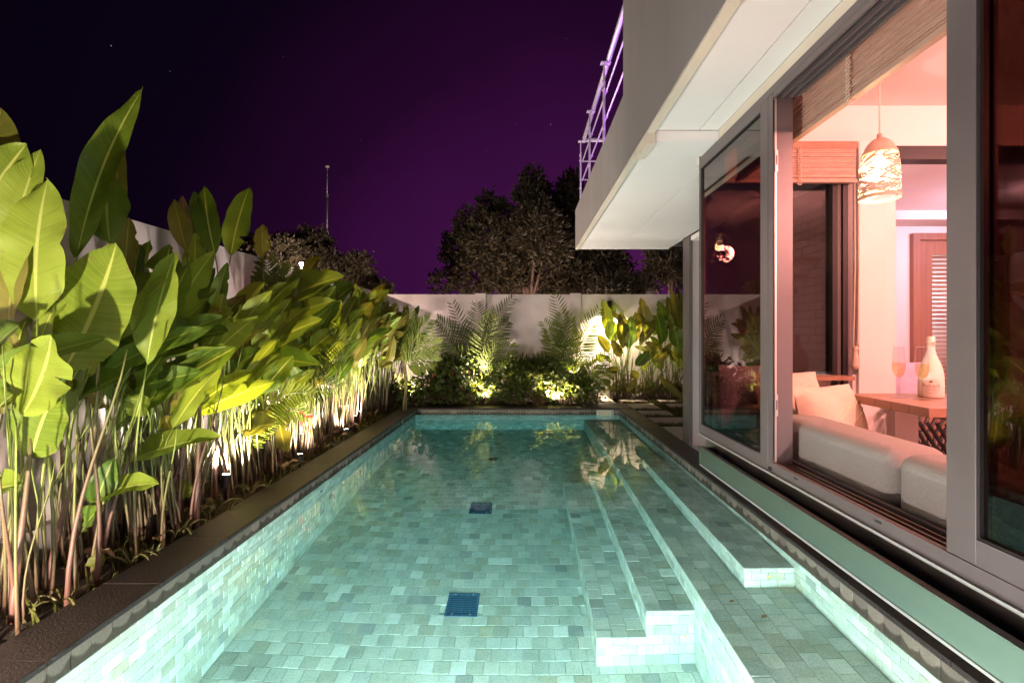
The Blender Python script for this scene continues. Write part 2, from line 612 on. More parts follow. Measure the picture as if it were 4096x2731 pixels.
GREEN_STONE = [(0.0, (0.47, 0.49, 0.44)), (0.18, (0.37, 0.40, 0.35)), (0.40, (0.32, 0.355, 0.32)),
               (0.58, (0.42, 0.455, 0.42)), (0.72, (0.30, 0.315, 0.26)), (0.84, (0.54, 0.575, 0.54)),
               (0.93, (0.22, 0.25, 0.24)), (1.0, (0.35, 0.355, 0.27))]
M['tile'] = tile_material('green_stone_tile', GREEN_STONE, 1.0)
M['tile_band'] = tile_material('waterline_stone_tile',
                               [(0.0, (0.29, 0.255, 0.225)), (0.4, (0.19, 0.165, 0.15)), (0.7, (0.25, 0.23, 0.195)),
                                (1.0, (0.155, 0.135, 0.125))], 0.9, wet=True)
M['leaf'] = leaf_material('heliconia_leaf', (0.092, 0.152, 0.012), (0.215, 0.292, 0.034), (0.42, 0.48, 0.12), 0.38)
M['leaf_dark'] = leaf_material('dark_heliconia_leaf', (0.042, 0.095, 0.010), (0.105, 0.180, 0.020), (0.24, 0.31, 0.06), 0.30)
M['leaf_olive'] = leaf_material('olive_heliconia_leaf', (0.085, 0.095, 0.014), (0.170, 0.165, 0.030), (0.27, 0.26, 0.07), 0.34, brown=0.6)
M['leaf_dry'] = leaf_material('dry_leaf', (0.13, 0.075, 0.045), (0.26, 0.17, 0.10), (0.30, 0.20, 0.12), 0.25, rough=0.6, brown=0.8)
M['palm'] = leaf_material('palm_leaflet', (0.050, 0.085, 0.012), (0.125, 0.165, 0.028), (0.15, 0.18, 0.04), 0.30, brown=0.2)
M['palm_yellow'] = leaf_material('yellow_palm_leaflet', (0.12, 0.17, 0.012), (0.26, 0.30, 0.03), (0.30, 0.32, 0.06), 0.40, brown=0.2)
M['shrub'] = leaf_material('shrub_leaf', (0.030, 0.050, 0.010), (0.075, 0.100, 0.018), (0.09, 0.11, 0.02), 0.30, brown=0.2)
M['tree'] = leaf_material('tree_leaf', (0.030, 0.026, 0.015), (0.070, 0.060, 0.036), (0.07, 0.06, 0.035), 0.25, brown=0.2)
M['fern'] = leaf_material('fern_leaflet', (0.050, 0.060, 0.012), (0.12, 0.13, 0.03), (0.1, 0.1, 0.03), 0.3, brown=0.5)
M['grass'] = leaf_material('grass_blade', (0.040, 0.045, 0.014), (0.10, 0.10, 0.03), (0.1, 0.1, 0.03), 0.3, brown=0.4)
M['bract'] = leaf_material('red_bract', (0.30, 0.02, 0.03), (0.50, 0.06, 0.06), (0.5, 0.1, 0.06), 0.3, brown=0.2)
M['stem'] = stem_material('heliconia_stem', (0.085, 0.050, 0.030), (0.105, 0.105, 0.030), (0.150, 0.205, 0.035), 0.05, 0.75)
M['stem_red'] = stem_material('sheathed_stem', (0.105, 0.048, 0.036), (0.095, 0.060, 0.034), (0.115, 0.120, 0.034), 0.15, 1.0)
M['palmstem'] = stem_material('palm_stem', (0.12, 0.10, 0.04), (0.12, 0.12, 0.03), (0.14, 0.16, 0.03), 0.1, 1.2)


def water_material():
    m = bpy.data.materials.new('pool_water')
    m.use_nodes = True
    t = m.node_tree
    t.nodes.clear()
    out = nn(t, 'ShaderNodeOutputMaterial')
    g = nn(t, 'ShaderNodeBsdfGlass')
    g.inputs['IOR'].default_value = 1.333
    g.inputs['Roughness'].default_value = 0.0
    g.inputs['Color'].default_value = (1, 1, 1, 1)
    v = nn(t, 'ShaderNodeVolumeAbsorption')
    v.inputs['Color'].default_value = (0.0, 0.85, 0.92, 1)
    v.inputs['Density'].default_value = 0.165
    n = noise_node(t, 2.2, 2, 0.5)
    bp = nn(t, 'ShaderNodeBump')
    bp.inputs['Strength'].default_value = 0.03
    bp.inputs['Distance'].default_value = 0.02
    t.links.new(n.outputs['Fac'], bp.inputs['Height'])
    t.links.new(bp.outputs[0], g.inputs['Normal'])
    t.links.new(g.outputs[0], out.inputs[0])
    t.links.new(v.outputs[0], out.inputs[1])
    return m


M['water'] = water_material()

# ================================================================== SETTING
# ground: one sheet with a hole where the pool is
def ground():
    xs = [-200, -2.25, 2.0, 200]
    ys = [-60, 0.55, 9.1, 250]
    z = -0.075
    b = MB()
    for i in range(3):
        for j in range(3):
            if i == 1 and j == 1:
                continue
            b.quad((xs[i], ys[j], z), (xs[i + 1], ys[j], z), (xs[i + 1], ys[j + 1], z), (xs[i], ys[j + 1], z))
    struct(b.build('ground', M['ground']))


ground()


def soil_strip(name, x0, x1, y0, y1, z, nx, ny, amp):
    b = MB()
    for j in range(ny + 1):
        for i in range(nx + 1):
            h = amp * (random.random() - 0.5) if 0 < i < nx and 0 < j < ny else -0.01
            b.v.append((x0 + (x1 - x0) * i / nx, y0 + (y1 - y0) * j / ny, z + h))
    for j in range(ny):
        for i in range(nx):
            a = j * (nx + 1) + i
            b.f.append((a, a + 1, a + nx + 2, a + nx + 1))
    return struct(b.build(name, M['soil'], smooth=True))


soil_strip('planting_bed_soil', -3.02, -2.30, -0.5, 10.7, -0.035, 8, 110, 0.05)
soil_strip('planting_bed_soil', -2.28, 1.64, 9.21, 10.70, -0.035, 40, 14, 0.05)
soil_strip('planting_bed_soil', 1.90, 6.0, 10.33, 10.70, -0.035, 40, 5, 0.05)

# ------------------------------------------------------------------ pool
PX0, PX1, PY0, PY1 = -2.01, 1.80, 0.70, 8.93
WZ = -0.126
FZ = -1.43
PITCH = 0.109
CAMP = Vector((0, 0, CAMZ))


def tile_mesh(mat):
    i = 0.030
    vs = [(-.5, -.5, 0), (.5, -.5, 0), (.5, .5, 0), (-.5, .5, 0),
          (-.5, -.5, .75), (.5, -.5, .75), (.5, .5, .75), (-.5, .5, .75),
          (-.5 + i, -.5 + i, 1), (.5 - i, -.5 + i, 1), (.5 - i, .5 - i, 1), (-.5 + i, .5 - i, 1)]
    fs = [(0, 1, 5, 4), (1, 2, 6, 5), (2, 3, 7, 6), (3, 0, 4, 7),
          (4, 5, 9, 8), (5, 6, 10, 9), (6, 7, 11, 10), (7, 4, 8, 11), (8, 9, 10, 11)]
    me = bpy.data.meshes.new('tile')
    me.from_pydata(vs, [], fs)
    me.materials.append(mat)
    return me, np.array(vs), fs


TILE_ME, TV, TF = tile_mesh(M['tile'])
BAND_ME, _, _ = tile_mesh(M['tile_band'])


def lay_tiles(root, o, u, v, ulen, vlen, me=None, stagger=0.5, skip=None, maxn=300, pitch=PITCH, t=0.008):
    """tiles with their lower left corner at o, along u and v, proud of the bed by t"""
    me = me or TILE_ME
    o, u, v = Vector(o), Vector(u), Vector(v)
    n = u.cross(v).normalized()
    cells = []
    nv = max(1, int(math.ceil(vlen / pitch - 0.15)))
    for j in range(nv):
        v0 = j * pitch
        v1 = min(vlen, (j + 1) * pitch)
        if j == nv - 1:
            v1 = vlen
        x = -(stagger * pitch if j % 2 else 0.0) + random.uniform(-0.008, 0.008)
        while x < ulen - 0.01:
            u0, u1 = max(0.0, x), min(ulen, x + pitch)
            x += pitch
            if u1 - u0 < 0.012:
                continue
            uc, vc = 0.5 * (u0 + u1), 0.5 * (v0 + v1)
            if skip and skip(uc, vc):
                continue
            c = o + u * uc + v * vc
            d = c.y
            px = 1201 + c.x * FPX / max(d, 0.05)
            py = 770 + (CAMZ - c.z) * FPX / max(d, 0.05)
            vis = d > 0.3 and -60 < px < 2412 and py < 1568 * 1.32
            cells.append((0 if vis else 1, (c - CAMP).length, u0, u1, v0, v1, c))
    cells.sort(key=lambda q: (q[0], q[1]))
    near, far = cells[:maxn], cells[maxn:]
    near = [q for q in near if q[0] == 0]
    far = cells[len(near):]
    gap = 0.0035
    rot = Matrix((u, v, n)).transposed()
    for q in near:
        ob = bpy.data.objects.new('tile', me)
        su, sv = q[3] - q[2] - gap, q[5] - q[4] - gap
        th = t + random.uniform(-0.0016, 0.0016)
        m3 = rot @ Matrix.Diagonal((su, sv, th))
        m4 = m3.to_4x4()
        m4.translation = q[6]
        COL.objects.link(ob)
        ob.parent = root
        ob.matrix_local = m4
    if far:
        nt = len(far)
        V = np.zeros((nt, 12, 3))
        U_, V_, N_ = np.array(u), np.array(v), np.array(n)
        for k, q in enumerate(far):
            su, sv = q[3] - q[2] - gap, q[5] - q[4] - gap
            V[k] = np.array(q[6]) + TV[:, :1] * su * U_ + TV[:, 1:2] * sv * V_ + TV[:, 2:] * t * N_
        fs = [tuple(i + 12 * k for i in f) for k in range(nt) for f in TF]
        m2 = bpy.data.meshes.new('distant_tiling')
        m2.from_pydata(V.reshape(-1, 3).tolist(), [], fs)
        m2.materials.append(me.materials[0])
        at = m2.attributes.new('rnd', 'FLOAT', 'FACE')
        at.data.foreach_set('value', np.repeat(RNG.random(nt), len(TF)).astype(np.float32))
        ob = bpy.data.objects.new('distant_tiling', m2)
        COL.objects.link(ob)
        ob.parent = root
        ob['kind'] = 'stuff'


X_, Y_, Z_ = (1, 0, 0), (0, 1, 0), (0, 0, 1)
BED = 0.008
# floor
fl = struct(boxo('pool_floor', M['grout'], None, PX0 - 0.25, PX1 + 0.25, PY0 - 0.2, PY1 + 0.2, FZ - 0.12, FZ - BED))


def drain_hole(cx, cy, hx, hy, oy=PY0, ox=PX0):
    return lambda uc, vc: abs(uc + ox - cx) < hx and abs(vc + oy - cy) < hy


holes = [(-0.475, 3.76, 0.135, 0.14), (-0.475, 5.40, 0.135, 0.14)]
lay_tiles(fl, (PX0, PY0, FZ - BED), X_, Y_, 1.137 - PX0, PY1 - PY0,
          skip=lambda a, b: any(abs(a + PX0 - h[0]) < h[2] and abs(b + PY0 - h[1]) < h[3] for h in holes)
          or (a + PX0 > 0.50 and 3.17 < b + PY0 < 5.84))
# left wall
wl = struct(boxo('pool_wall', M['grout'], None, PX0 - 0.27, PX0 - BED, PY0 - 0.2, PY1 + 0.2, FZ - 0.1, -0.031))
lay_tiles(wl, (PX0 - BED, PY0, FZ), Y_, Z_, PY1 - PY0, -0.139 - FZ)
lay_tiles(wl, (PX0 - BED, PY0, -0.138), Y_, Z_, PY1 - PY0, 0.107, BAND_ME, maxn=120)
# far wall (faces the camera)
wf = struct(boxo('pool_wall', M['grout'], None, PX0 - 0.005, PX1 + 0.005, PY1 + BED, PY1 + 0.25, FZ - 0.1, -0.031))
lay_tiles(wf, (PX0, PY1 + BED, FZ), X_, Z_, PX1 - PX0, -0.139 - FZ, skip=lambda a, b: a + PX0 > 1.16 and b + FZ < -0.55)
lay_tiles(wf, (PX0, PY1 + BED, -0.138), X_, Z_, PX1 - PX0, 0.107, BAND_ME, maxn=120,
          skip=lambda a, b: 1.38 < a + PX0 < 1.645)
# right wall (faces west)
wr = struct(boxo('pool_wall', M['grout'], None, PX1 + BED, PX1 + 0.26, PY0 - 0.2, PY1 + 0.2, FZ - 0.1, -0.031))
lay_tiles(wr, (PX1 + BED, PY1, -0.548), (0, -1, 0), Z_, PY1 - PY0, 0.409)
lay_tiles(wr, (PX1 + BED, PY1, -0.138), (0, -1, 0), Z_, PY1 - PY0, 0.107, BAND_ME, maxn=120)
# near wall, below the photographer
wn = struct(boxo('pool_wall', M['tile'], None, PX0 - 0.005, PX1 + 0.005, PY0 - 0.25, PY0 - 0.002, FZ - 0.1, -0.031))

# steps: (x0, x1, y0, y1, top, bottom, bottom of the west riser)
SY0, SY1 = 3.16, 5.85


def step(x0, x1, y0, y1, top, bot, end_top=None):
    s = struct(boxo('pool_step', M['grout'], None, x0 + BED, x1, y0 + BED, y1 - BED, bot, top - BED))
    # tread: rows run along the pool
    lay_tiles(s, (x0, y1, top - BED), (0, -1, 0), X_, y1 - y0, x1 - x0)
    return s


sA = step(1.465, PX1, SY0, SY1, -0.256, -0.60)
lay_tiles(sA, (1.465 + BED, SY1, -0.545), (0, -1, 0), Z_, SY1 - SY0, 0.289)
lay_tiles(sA, (1.465, SY0 + BED, -0.545), X_, Z_, PX1 - 1.465, 0.289)
lay_tiles(sA, (PX1, SY1 - BED, -0.545), (-1, 0, 0), Z_, PX1 - 1.465, 0.289)
sB = step(1.137, PX1, PY0, PY1, -0.546, -1.5)
lay_tiles(sB, (1.137 + BED, PY1, FZ), (0, -1, 0), Z_, PY1 - PY0, -0.546 - FZ,
          skip=lambda a, b: 3.17 < PY1 - a < 5.84 and b + FZ < -0.83)
sC = step(0.815, 1.142, SY0, SY1, -0.826, -1.5)
lay_tiles(sC, (0.815 + BED, SY1, -1.126), (0, -1, 0), Z_, SY1 - SY0, 0.300)
lay_tiles(sC, (0.815, SY0 + BED, FZ), X_, Z_, 1.137 - 0.815, -0.826 - FZ)
lay_tiles(sC, (1.137, SY1 - BED, FZ), (-1, 0, 0), Z_, 1.137 - 0.815, -0.826 - FZ)
sD = step(0.487, 0.820, SY0, SY1, -1.126, -1.5)
lay_tiles(sD, (0.487 + BED, SY1, FZ), (0, -1, 0), Z_, SY1 - SY0, -1.126 - FZ)
lay_tiles(sD, (0.487, SY0 + BED, FZ), X_, Z_, 0.815 - 0.487, -1.126 - FZ)
lay_tiles(sD, (0.815, SY1 - BED, FZ), (-1, 0, 0), Z_, 0.815 - 0.487, -1.126 - FZ)


def rust(parent, c, r, name='rust_stain'):
    b = MB()
    pts = [(c[0] + r * math.cos(k * .6) * random.uniform(.6, 1.2), c[1], c[2] + r * math.sin(k * .6) * random.uniform(.7, 1.3)) for k in range(10)]
    b.add(pts, [tuple(range(10))])
    b.build(name, simple('rust', (0.45, 0.20, 0.02), 0.9, col2=(0.6, 0.38, 0.1), scale=60), parent)


rust(sA, (1.625, SY0 - 0.0035, -0.38), 0.014)
rust(sC, (1.07, SY0 - 0.0035, -1.12), 0.012)

# coping
cp = struct(boxo('pool_coping', M['grout_dark'], None, PX0 - 0.28, PX0 - 0.02, PY0 - 0.2, PY1 + 0.2, -0.038, -0.030))


def slab(x0, x1, y0, y1, z1=0.0, th=0.030):
    boxo('coping_stone', M['coping'], cp, x0 + 0.001, x1 - 0.001, y0 + 0.001, y1 - 0.001, z1 - th, z1 + random.uniform(-.001, .001), bevel=0.003)


y = 0.13
while y < 8.8:
    slab(-2.305, -1.99, y, min(y + 0.622, 8.905))
    slab(1.788, 2.062, y, min(y + 0.622, 8.905))
    y += 0.622
x = -2.305
while x < 1.2:
    x2 = min(x + 0.62, 1.22)
    slab(x, x2, 8.905, 9.20)
    x = x2
slab(1.22, 1.66, 8.905, 9.58)
slab(1.66, 2.062, 8.905, 9.58)
boxo('coping_kerb', M['paint'], cp, 1.19, 1.219, 9.21, 9.60, -0.10, -0.006)

# water
wa = MB().box(PX0 - 0.016, PX1 + 0.016, PY0 - 0.03, PY1 + 0.016, FZ - 0.05, WZ).build('pool_water', M['water'])
struct(wa)

# low kerb joining the coping to the back wall
struct(boxo('kerb', M['paint'], None, 1.655, 1.875, 9.582, 10.72, -0.10, 0.004, bevel=0.006))


# drain grates on the pool floor
def grate(cy_, label):
    t = thing('drain_grate', label, 'drain grate', (-0.475, cy_, FZ), 'square drain grates on the pool floor')
    hx, hy = 0.118, 0.128
    boxo('sump', M['navy_dark'], t, -0.475 - hx, -0.475 + hx, cy_ - hy, cy_ + hy, FZ - 0.006, FZ - 0.003)
    f = MB()
    for a in (-1, 1):
        f.box(-0.475 + a * hx - 0.007, -0.475 + a * hx + 0.007, cy_ - hy - 0.007, cy_ + hy + 0.007, FZ - 0.007, FZ + 0.006)
        f.box(-0.475 - hx + 0.007, -0.475 + hx - 0.007, cy_ + a * hy - 0.007, cy_ + a * hy + 0.007, FZ - 0.007, FZ + 0.0055)
    f.build('rim', M['navy'], t)
    for k in range(10):
        yy = cy_ - hy + 0.007 + (k + 0.5) * (2 * hy - 0.014) / 10
        boxo('slat', M['navy'], t, -0.475 - hx + 0.008, -0.475 + hx - 0.008, yy - 0.006, yy + 0.006, FZ - 0.002, FZ + 0.003)
    for k in (-1, 0, 1):
        boxo('crossbar', M['navy'], t, -0.475 + k * 0.06 - 0.004, -0.475 + k * 0.06 + 0.004, cy_ - hy + 0.008, cy_ + hy - 0.008, FZ + 0.0032, FZ + 0.005)
    for a in (-1, 1):
        for c in (-1, 1):
            MB().lathe([(0.006, 0), (0.006, 0.003), (0, 0.003)], (-0.475 + a * 0.07, cy_ + c * 0.115, FZ + 0.006), 8).build('screw', M['silver'], t)
    return t


grate(3.76, 'dark blue square drain grate on the pool floor, bigger one nearest the step corner')
grate(5.40, 'dark blue square drain grate on the pool floor, next to the round drain')
t = thing('round_drain', 'small round dark drain cover on the far part of the pool floor', 'drain', (-0.45, 7.12, FZ))
MB().lathe([(0.07, 0.0), (0.07, 0.006), (0.05, 0.008), (0, 0.008)], (-0.45, 7.12, FZ), 20).build('cover', M['navy_dark'], t)
MB().lathe([(0.072, 0.001), (0.078, 0.001), (0.078, 0.005), (0.072, 0.007)], (-0.45, 7.12, FZ), 20).build('rim', M['steel_dull'], t)
t = thing('wall_inlet', 'small round dark inlet fitting in the side wall of the pool', 'inlet', (-2.01, 4.75, -0.33))
b = MB().lathe([(0.030, 0), (0.030, 0.006), (0.016, 0.010), (0.0, 0.004)], (0, 0, 0), 18)
b.v = [(-2.009 + p[2], 4.75 + p[0], -0.33 + p[1]) for p in b.v]
b.build('ring', M['steel_dull'], t)
# skimmer
t = thing('skimmer', 'white framed skimmer mouth in the far pool wall at the waterline', 'skimmer', (1.51, 8.92, -0.11))
f = MB()
f.box(1.385, 1.405, 8.90, 8.935, -0.165, -0.050).box(1.620, 1.640, 8.90, 8.935, -0.165, -0.050)
f.box(1.405, 1.620, 8.90, 8.935, -0.065, -0.050).box(1.405, 1.620, 8.90, 8.935, -0.165, -0.150)
f.build('frame', M['plastic'], t)
boxo('flap', simple('cream_flap', (0.62, 0.60, 0.36), 0.5), t, 1.408, 1.617, 8.932, 8.940, -0.149, -0.075)

# ================================================================== GARDEN WALLS, PAVING
wl_ = thing('garden_wall', 'white rendered garden wall behind the tall planted bed beside the pool', 'wall', (-3.1, 5, 0))
boxo('wall_panel', M['paint'], wl_, -3.25, -3.08, -1.5, 10.72, -0.12, 2.27)
boxo('plinth', M['paint'], wl_, -3.08, -3.015, -1.5, 10.72, -0.12, 0.16)
wb = thing('garden_wall', 'white rendered back garden wall with two piers, beyond the far end of the pool', 'wall', (0, 10.8, 0))
boxo('wall_panel', M['paint'], wb, -3.25, 7.5, 10.73, 10.90, -0.12, 2.28)
for x0, x1 in ((-1.07, -0.83), (1.05, 1.30)):
    boxo('pier', M['paint'], wb, x0, x1, 10.66, 10.728, -0.12, 2.30, bevel=0.006)

stones = [(2.05, 2.60, 9.92, 10.30), (2.07, 2.60, 8.93, 9.62), (2.08, 2.62, 8.24, 8.74), (2.08, 2.80, 7.50, 8.02), (2.08, 2.90, 6.30, 7.20),
          (2.85, 3.45, 9.90, 10.22), (2.86, 3.5, 9.20, 9.62)]
sl = ['long stepping stone at the foot of the back wall plants, beside the coping',
      'stepping stone in the grass beside the dark coping corner, second from the back wall',
      'stepping stone in the grass beside the coping, third from the back wall',
      'stepping stone in the grass beside the coping, fourth from the back wall',
      'largest grey stepping stone beside the coping, next to the grey column',
      'stepping stone under the drooping leaf by the back wall, in the outer row',
      'stepping stone in the outer row, just in front of the one under the drooping leaf']
for (x0, x1, y0, y1), l in zip(stones, sl):
    b = MB().box(x0, x1, y0, y1, -0.09, -0.012)
    tag(b.build('stepping_stone', M['paver'], bevel=0.008), l, 'stepping stone', 'stepping stones beside the coping')
lawn = struct(MB().quad((2.064, 6.3, -0.06), (6, 6.3, -0.06), (6, 10.33, -0.06), (2.064, 10.33, -0.06)).build('lawn_soil', M['soil']))


def blades(n, region, hmin, hmax, mat, name, inside=None, width=0.006):
    vs, fs, uv = [], [], []
    k = 0
    while k < n:
        x = random.uniform(region[0], region[1])
        y = random.uniform(region[2], region[3])
        if inside and not inside(x, y):
            continue
        h = random.uniform(hmin, hmax)
        a = random.uniform(0, 6.28)
        dx, dy = math.cos(a), math.sin(a)
        lean = random.uniform(0.2, 1.0) * h
        b = random.uniform(0, 6.28)
        lx, ly = math.cos(b) * lean, math.sin(b) * lean
        z = region[4]
        i = len(vs)
        vs += [(x - dx * width, y - dy * width, z), (x + dx * width, y + dy * width, z),
               (x + lx * .4 + dx * width * .8, y + ly * .4 + dy * width * .8, z + h * .7),
               (x + lx * .4 - dx * width * .8, y + ly * .4 - dy * width * .8, z + h * .7), (x + lx, y + ly, z + h)]
        fs += [(i, i + 1, i + 2, i + 3), (i + 3, i + 2, i + 4)]
        k += 1
    me = bpy.data.meshes.new(name)
    me.from_pydata(vs, [], fs)
    me.materials.append(mat)
    u = me.uv_layers.new(name='UVMap')
    for l in u.data:
        l.uv = (0.3, 0.8)
    o = bpy.data.objects.new(name, me)
    COL.objects.link(o)
    return o


def off_stone(x, y):
    return not any(a - 0.015 < x < b + 0.015 and c + 0.02 < y < d - 0.02 for a, b, c, d in stones)


g = blades(9000, (2.075, 3.6, 6.3, 10.35, -0.06), 0.03, 0.085, M['grass'], 'grass', off_stone)
stuff(tag(g, 'short dark grass growing between the stepping stones', 'grass'))

# ================================================================== THE HOUSE
XD = 1.16                                   # outer face of the bay window
house = thing('house', 'modern grey and cream house with a bay window over the pool and a balcony', 'house', (1.8, 3.0, 0))
boxo('balcony_fascia', M['fascia'], house, 0.74, 0.797, 3.53, 6.76, 2.585, 3.13)
b = MB()
b.box(0.74, 0.797, -2.0, 3.529, 2.585, 6.0)
b.build('upper_wall', M['fascia'], house)
boxo('balcony_floor', M['fascia'], house, 0.80, 5.0, 3.54, 6.695, 2.74, 2.80)
# return of the parapet along the garden end
boxo('parapet_return', M['fascia'], house, 0.80, 5.0, 6.70, 6.76, 2.62, 3.13)
boxo('upper_front_wall', M['fascia'], house, 0.80, 6.0, 3.44, 3.53, 2.80, 6.0)
# soffit: bright boards, a dropped beam, joints
for x0, x1, y0, y1 in ((0.802, 1.33, 3.12, 5.88), (1.336, 2.04, 3.12, 5.88), (0.802, 2.04, 5.886, 6.16), (0.802, 2.06, 6.166, 6.74),
                       (0.802, 1.055, -1.5, 2.86), (1.061, 1.17, -1.5, 2.86)):
    boxo('soffit_board', M['soffit'], house, x0, x1, y0, y1, 2.588, 2.61)
boxo('soffit_board', M['soffit'], house, 2.3, 5.0, 3.30, 6.74, 2.588, 2.61)
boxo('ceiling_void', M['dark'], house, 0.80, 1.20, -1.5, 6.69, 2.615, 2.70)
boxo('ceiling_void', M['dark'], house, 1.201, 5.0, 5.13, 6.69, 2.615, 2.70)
boxo('drip_ledge', M['cream'], house, 0.744, 0.793, -1.5, 6.755, 2.572, 2.584)
boxo('dropped_beam', M['soffit'], house, 0.80, 1.22, 2.865, 3.115, 2.525, 2.587)
boxo('ledge_block', M['cream'], house, 0.742, 0.796, 2.865, 3.115, 2.51, 2.571)
boxo('edge_trim', M['plastic'], house, 0.80, 2.06, 6.742, 6.765, 2.578, 2.60)
boxo('upstand', M['cream'], house, 1.172, 1.20, -1.5, 2.862, 2.522, 2.588)
# column and lintel at the end of the terrace
col_ = boxo('column', M['alu'], house, 2.054, 2.078, 5.90, 6.13, -0.02, 2.587)
MB().box(2.0785, 2.30, 5.915, 6.12, -0.02, 2.585).build('column_panel', simple('column_pink_grey', (0.42, 0.38, 0.37), 0.5), house)
boxo('column_lip', M['alu'], house, 2.0785, 2.095, 5.90, 5.9145, -0.02, 2.53)
boxo('lintel', M['soffit'], house, 2.075, 2.32, 3.25, 6.02, 2.532, 2.587)
boxo('terrace_slab', M['paver'], house, 2.065, 6.0, 3.15, 6.28, -0.08, -0.006)
for k in range(9):
    yy = 6.05 + 0.0
    boxo('deck_board', M['roomfloor'], house, 2.34, 4.2, 4.6 + k * 0.165, 4.75 + k * 0.165, -0.005, 0.02)
# base under the bay
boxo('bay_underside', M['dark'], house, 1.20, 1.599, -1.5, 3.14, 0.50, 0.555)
boxo('base_wall', M['fascia'], house, 2.075, 2.15, -1.5, 3.10, -0.05, 0.50)
boxo('bay_plinth', M['steel_dull'], house, 1.196, 1.26, -1.5, 3.13, 0.556, 0.712)

# --- gutter: steel channel hung under the window
gut = boxo('gutter', M['steel'], house, 1.100, 1.104, -1.0, 2.985, 0.566, 0.668)
boxo('lip', M['steel_dull'], gut, 1.1045, 1.127, -1.0, 2.975, 0.655, 0.6685)
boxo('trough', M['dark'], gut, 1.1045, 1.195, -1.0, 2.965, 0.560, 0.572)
boxo('end_plate', M['steel_dull'], gut, 1.1045, 1.195, 2.960, 2.975, 0.573, 0.667)
boxo('bottom_flange', M['silver'], gut, 1.103, 1.126, -1.0, 2.984, 0.5505, 0.5595)
for yy in (1.62, 0.9):
    boxo('bracket', M['steel_dull'], gut, 1.128, 1.1955, yy - 0.012, yy + 0.012, 0.62, 0.64)
MB().tube([(1.145, 2.80, 0.63), (1.16, 2.80, 0.655), (1.18, 2.80, 0.655), (1.19, 2.80, 0.62)], 0.012, 8).build('hook', M['navy'], gut, smooth=True)

# --- bay window
win = boxo('bay_window', M['alu'], house, 1.16, 1.178, -1.0, 2.225, 0.7225, 0.768)       # sill face
boxo('drip_strip', M['silver'], win, 1.150, 1.166, -1.0, 3.135, 0.712, 0.7215)
boxo('sill_bed', M['blackmetal'], win, 1.1785, 1.275, -1.0, 3.12, 0.724, 0.742)
TRACK_LIT = simple('track_metal', (0.55, 0.40, 0.36), 0.28, 0.9)  # copper tone of the light on the tracks put into the metal's colour
for x0 in (1.1795, 1.204, 1.236):
    boxo('sill_track', TRACK_LIT, win, x0, x0 + 0.006, -1.0, 2.215, 0.7425, 0.766)
boxo('inner_sill', M['alu'], win, 1.262, 1.280, -1.0, 3.12, 0.7425, 0.772)
boxo('head', M['alu'], win, 1.16, 1.275, -1.0, 3.13, 2.487, 2.521)
for x0 in (1.161, 1.200, 1.232, 1.263):
    boxo('head_track', M['alu'], win, x0, x0 + 0.010, -1.0, 2.215, 2.460, 2.4865)
post = boxo('jamb_post', M['alu'], win, 1.162, 1.255, 2.222, 2.262, 0.743, 2.486)
boxo('seal', M['rubber'], post, 1.1625, 1.170, 2.2195, 2.2215, 0.78, 2.45)
boxo('edge_strip', M['silver'], post, 1.1705, 1.1790, 2.2185, 2.2215, 0.77, 2.46)
for zz in (0.985, 2.12):
    boxo('strike_plate', M['silver'], post, 1.1715, 1.1835, 2.2155, 2.2182, zz, zz + 0.10)
    boxo('latch_slot', M['rubber'], post, 1.1755, 1.1795, 2.2135, 2.2153, zz + 0.03, zz + 0.075)
for yy in (2.03, 1.56):
    boxo('drain_slot', M['rubber'], win, 1.1585, 1.1597, yy - 0.014, yy + 0.014, 0.748, 0.755)


def sash(name, x0, x1, y0, y1, z0, z1, st0, st1, br, tr, glass):
    """one glazed leaf: stiles st0 (near) and st1 (far), bottom and top rail"""
    s = MB()
    s.box(x0, x1, y0, y0 + st0, z0, z1)
    f = s.build('window_sash', M['alu'], house, bevel=0.0015)
    boxo('stile', M['alu'], f, x0, x1, y1 - st1, y1, z0, z1, bevel=0.0015)
    boxo('bottom_rail', M['alu'], f, x0, x1, y0 + st0 + .0005, y1 - st1 - .0005, z0, z0 + br)
    boxo('top_rail', M['alu'], f, x0, x1, y0 + st0 + .0005, y1 - st1 - .0005, z1 - tr, z1)
    xm = 0.5 * (x0 + x1)
    boxo('pane', glass, f, xm - 0.003, xm + 0.003, y0 + st0, y1 - st1, z0 + br, z1 - tr)
    g2 = MB()
    e = 0.006
    g2.box(x0 + 0.004, xm - 0.0035, y0 + st0, y0 + st0 + e, z0 + br, z1 - tr)
    g2.box(x0 + 0.004, xm - 0.0035, y1 - st1 - e, y1 - st1, z0 + br, z1 - tr)
    g2.box(x0 + 0.004, xm - 0.0035, y0 + st0 + e, y1 - st1 - e, z0 + br, z0 + br + e)
    g2.box(x0 + 0.004, xm - 0.0035, y0 + st0 + e, y1 - st1 - e, z1 - tr - e, z1 - tr)
    g2.build('gasket', M['rubber'], f)
    return f


sash('far', 1.160, 1.192, 2.2625, 3.135, 0.7225, 2.4865, 0.072, 0.014, 0.058, 0.036, M['glass_tint'])
sash('near', 1.163, 1.198, -0.9, 1.312, 0.7685, 2.4595, 0.08, 0.086, 0.068, 0.06, M['glass_tint'])
f2 = sash('inner', 1.206, 1.230, -0.95, 1.285, 0.7665, 2.4595, 0.08, 0.05, 0.068, 0.06, M['glass_tint'])
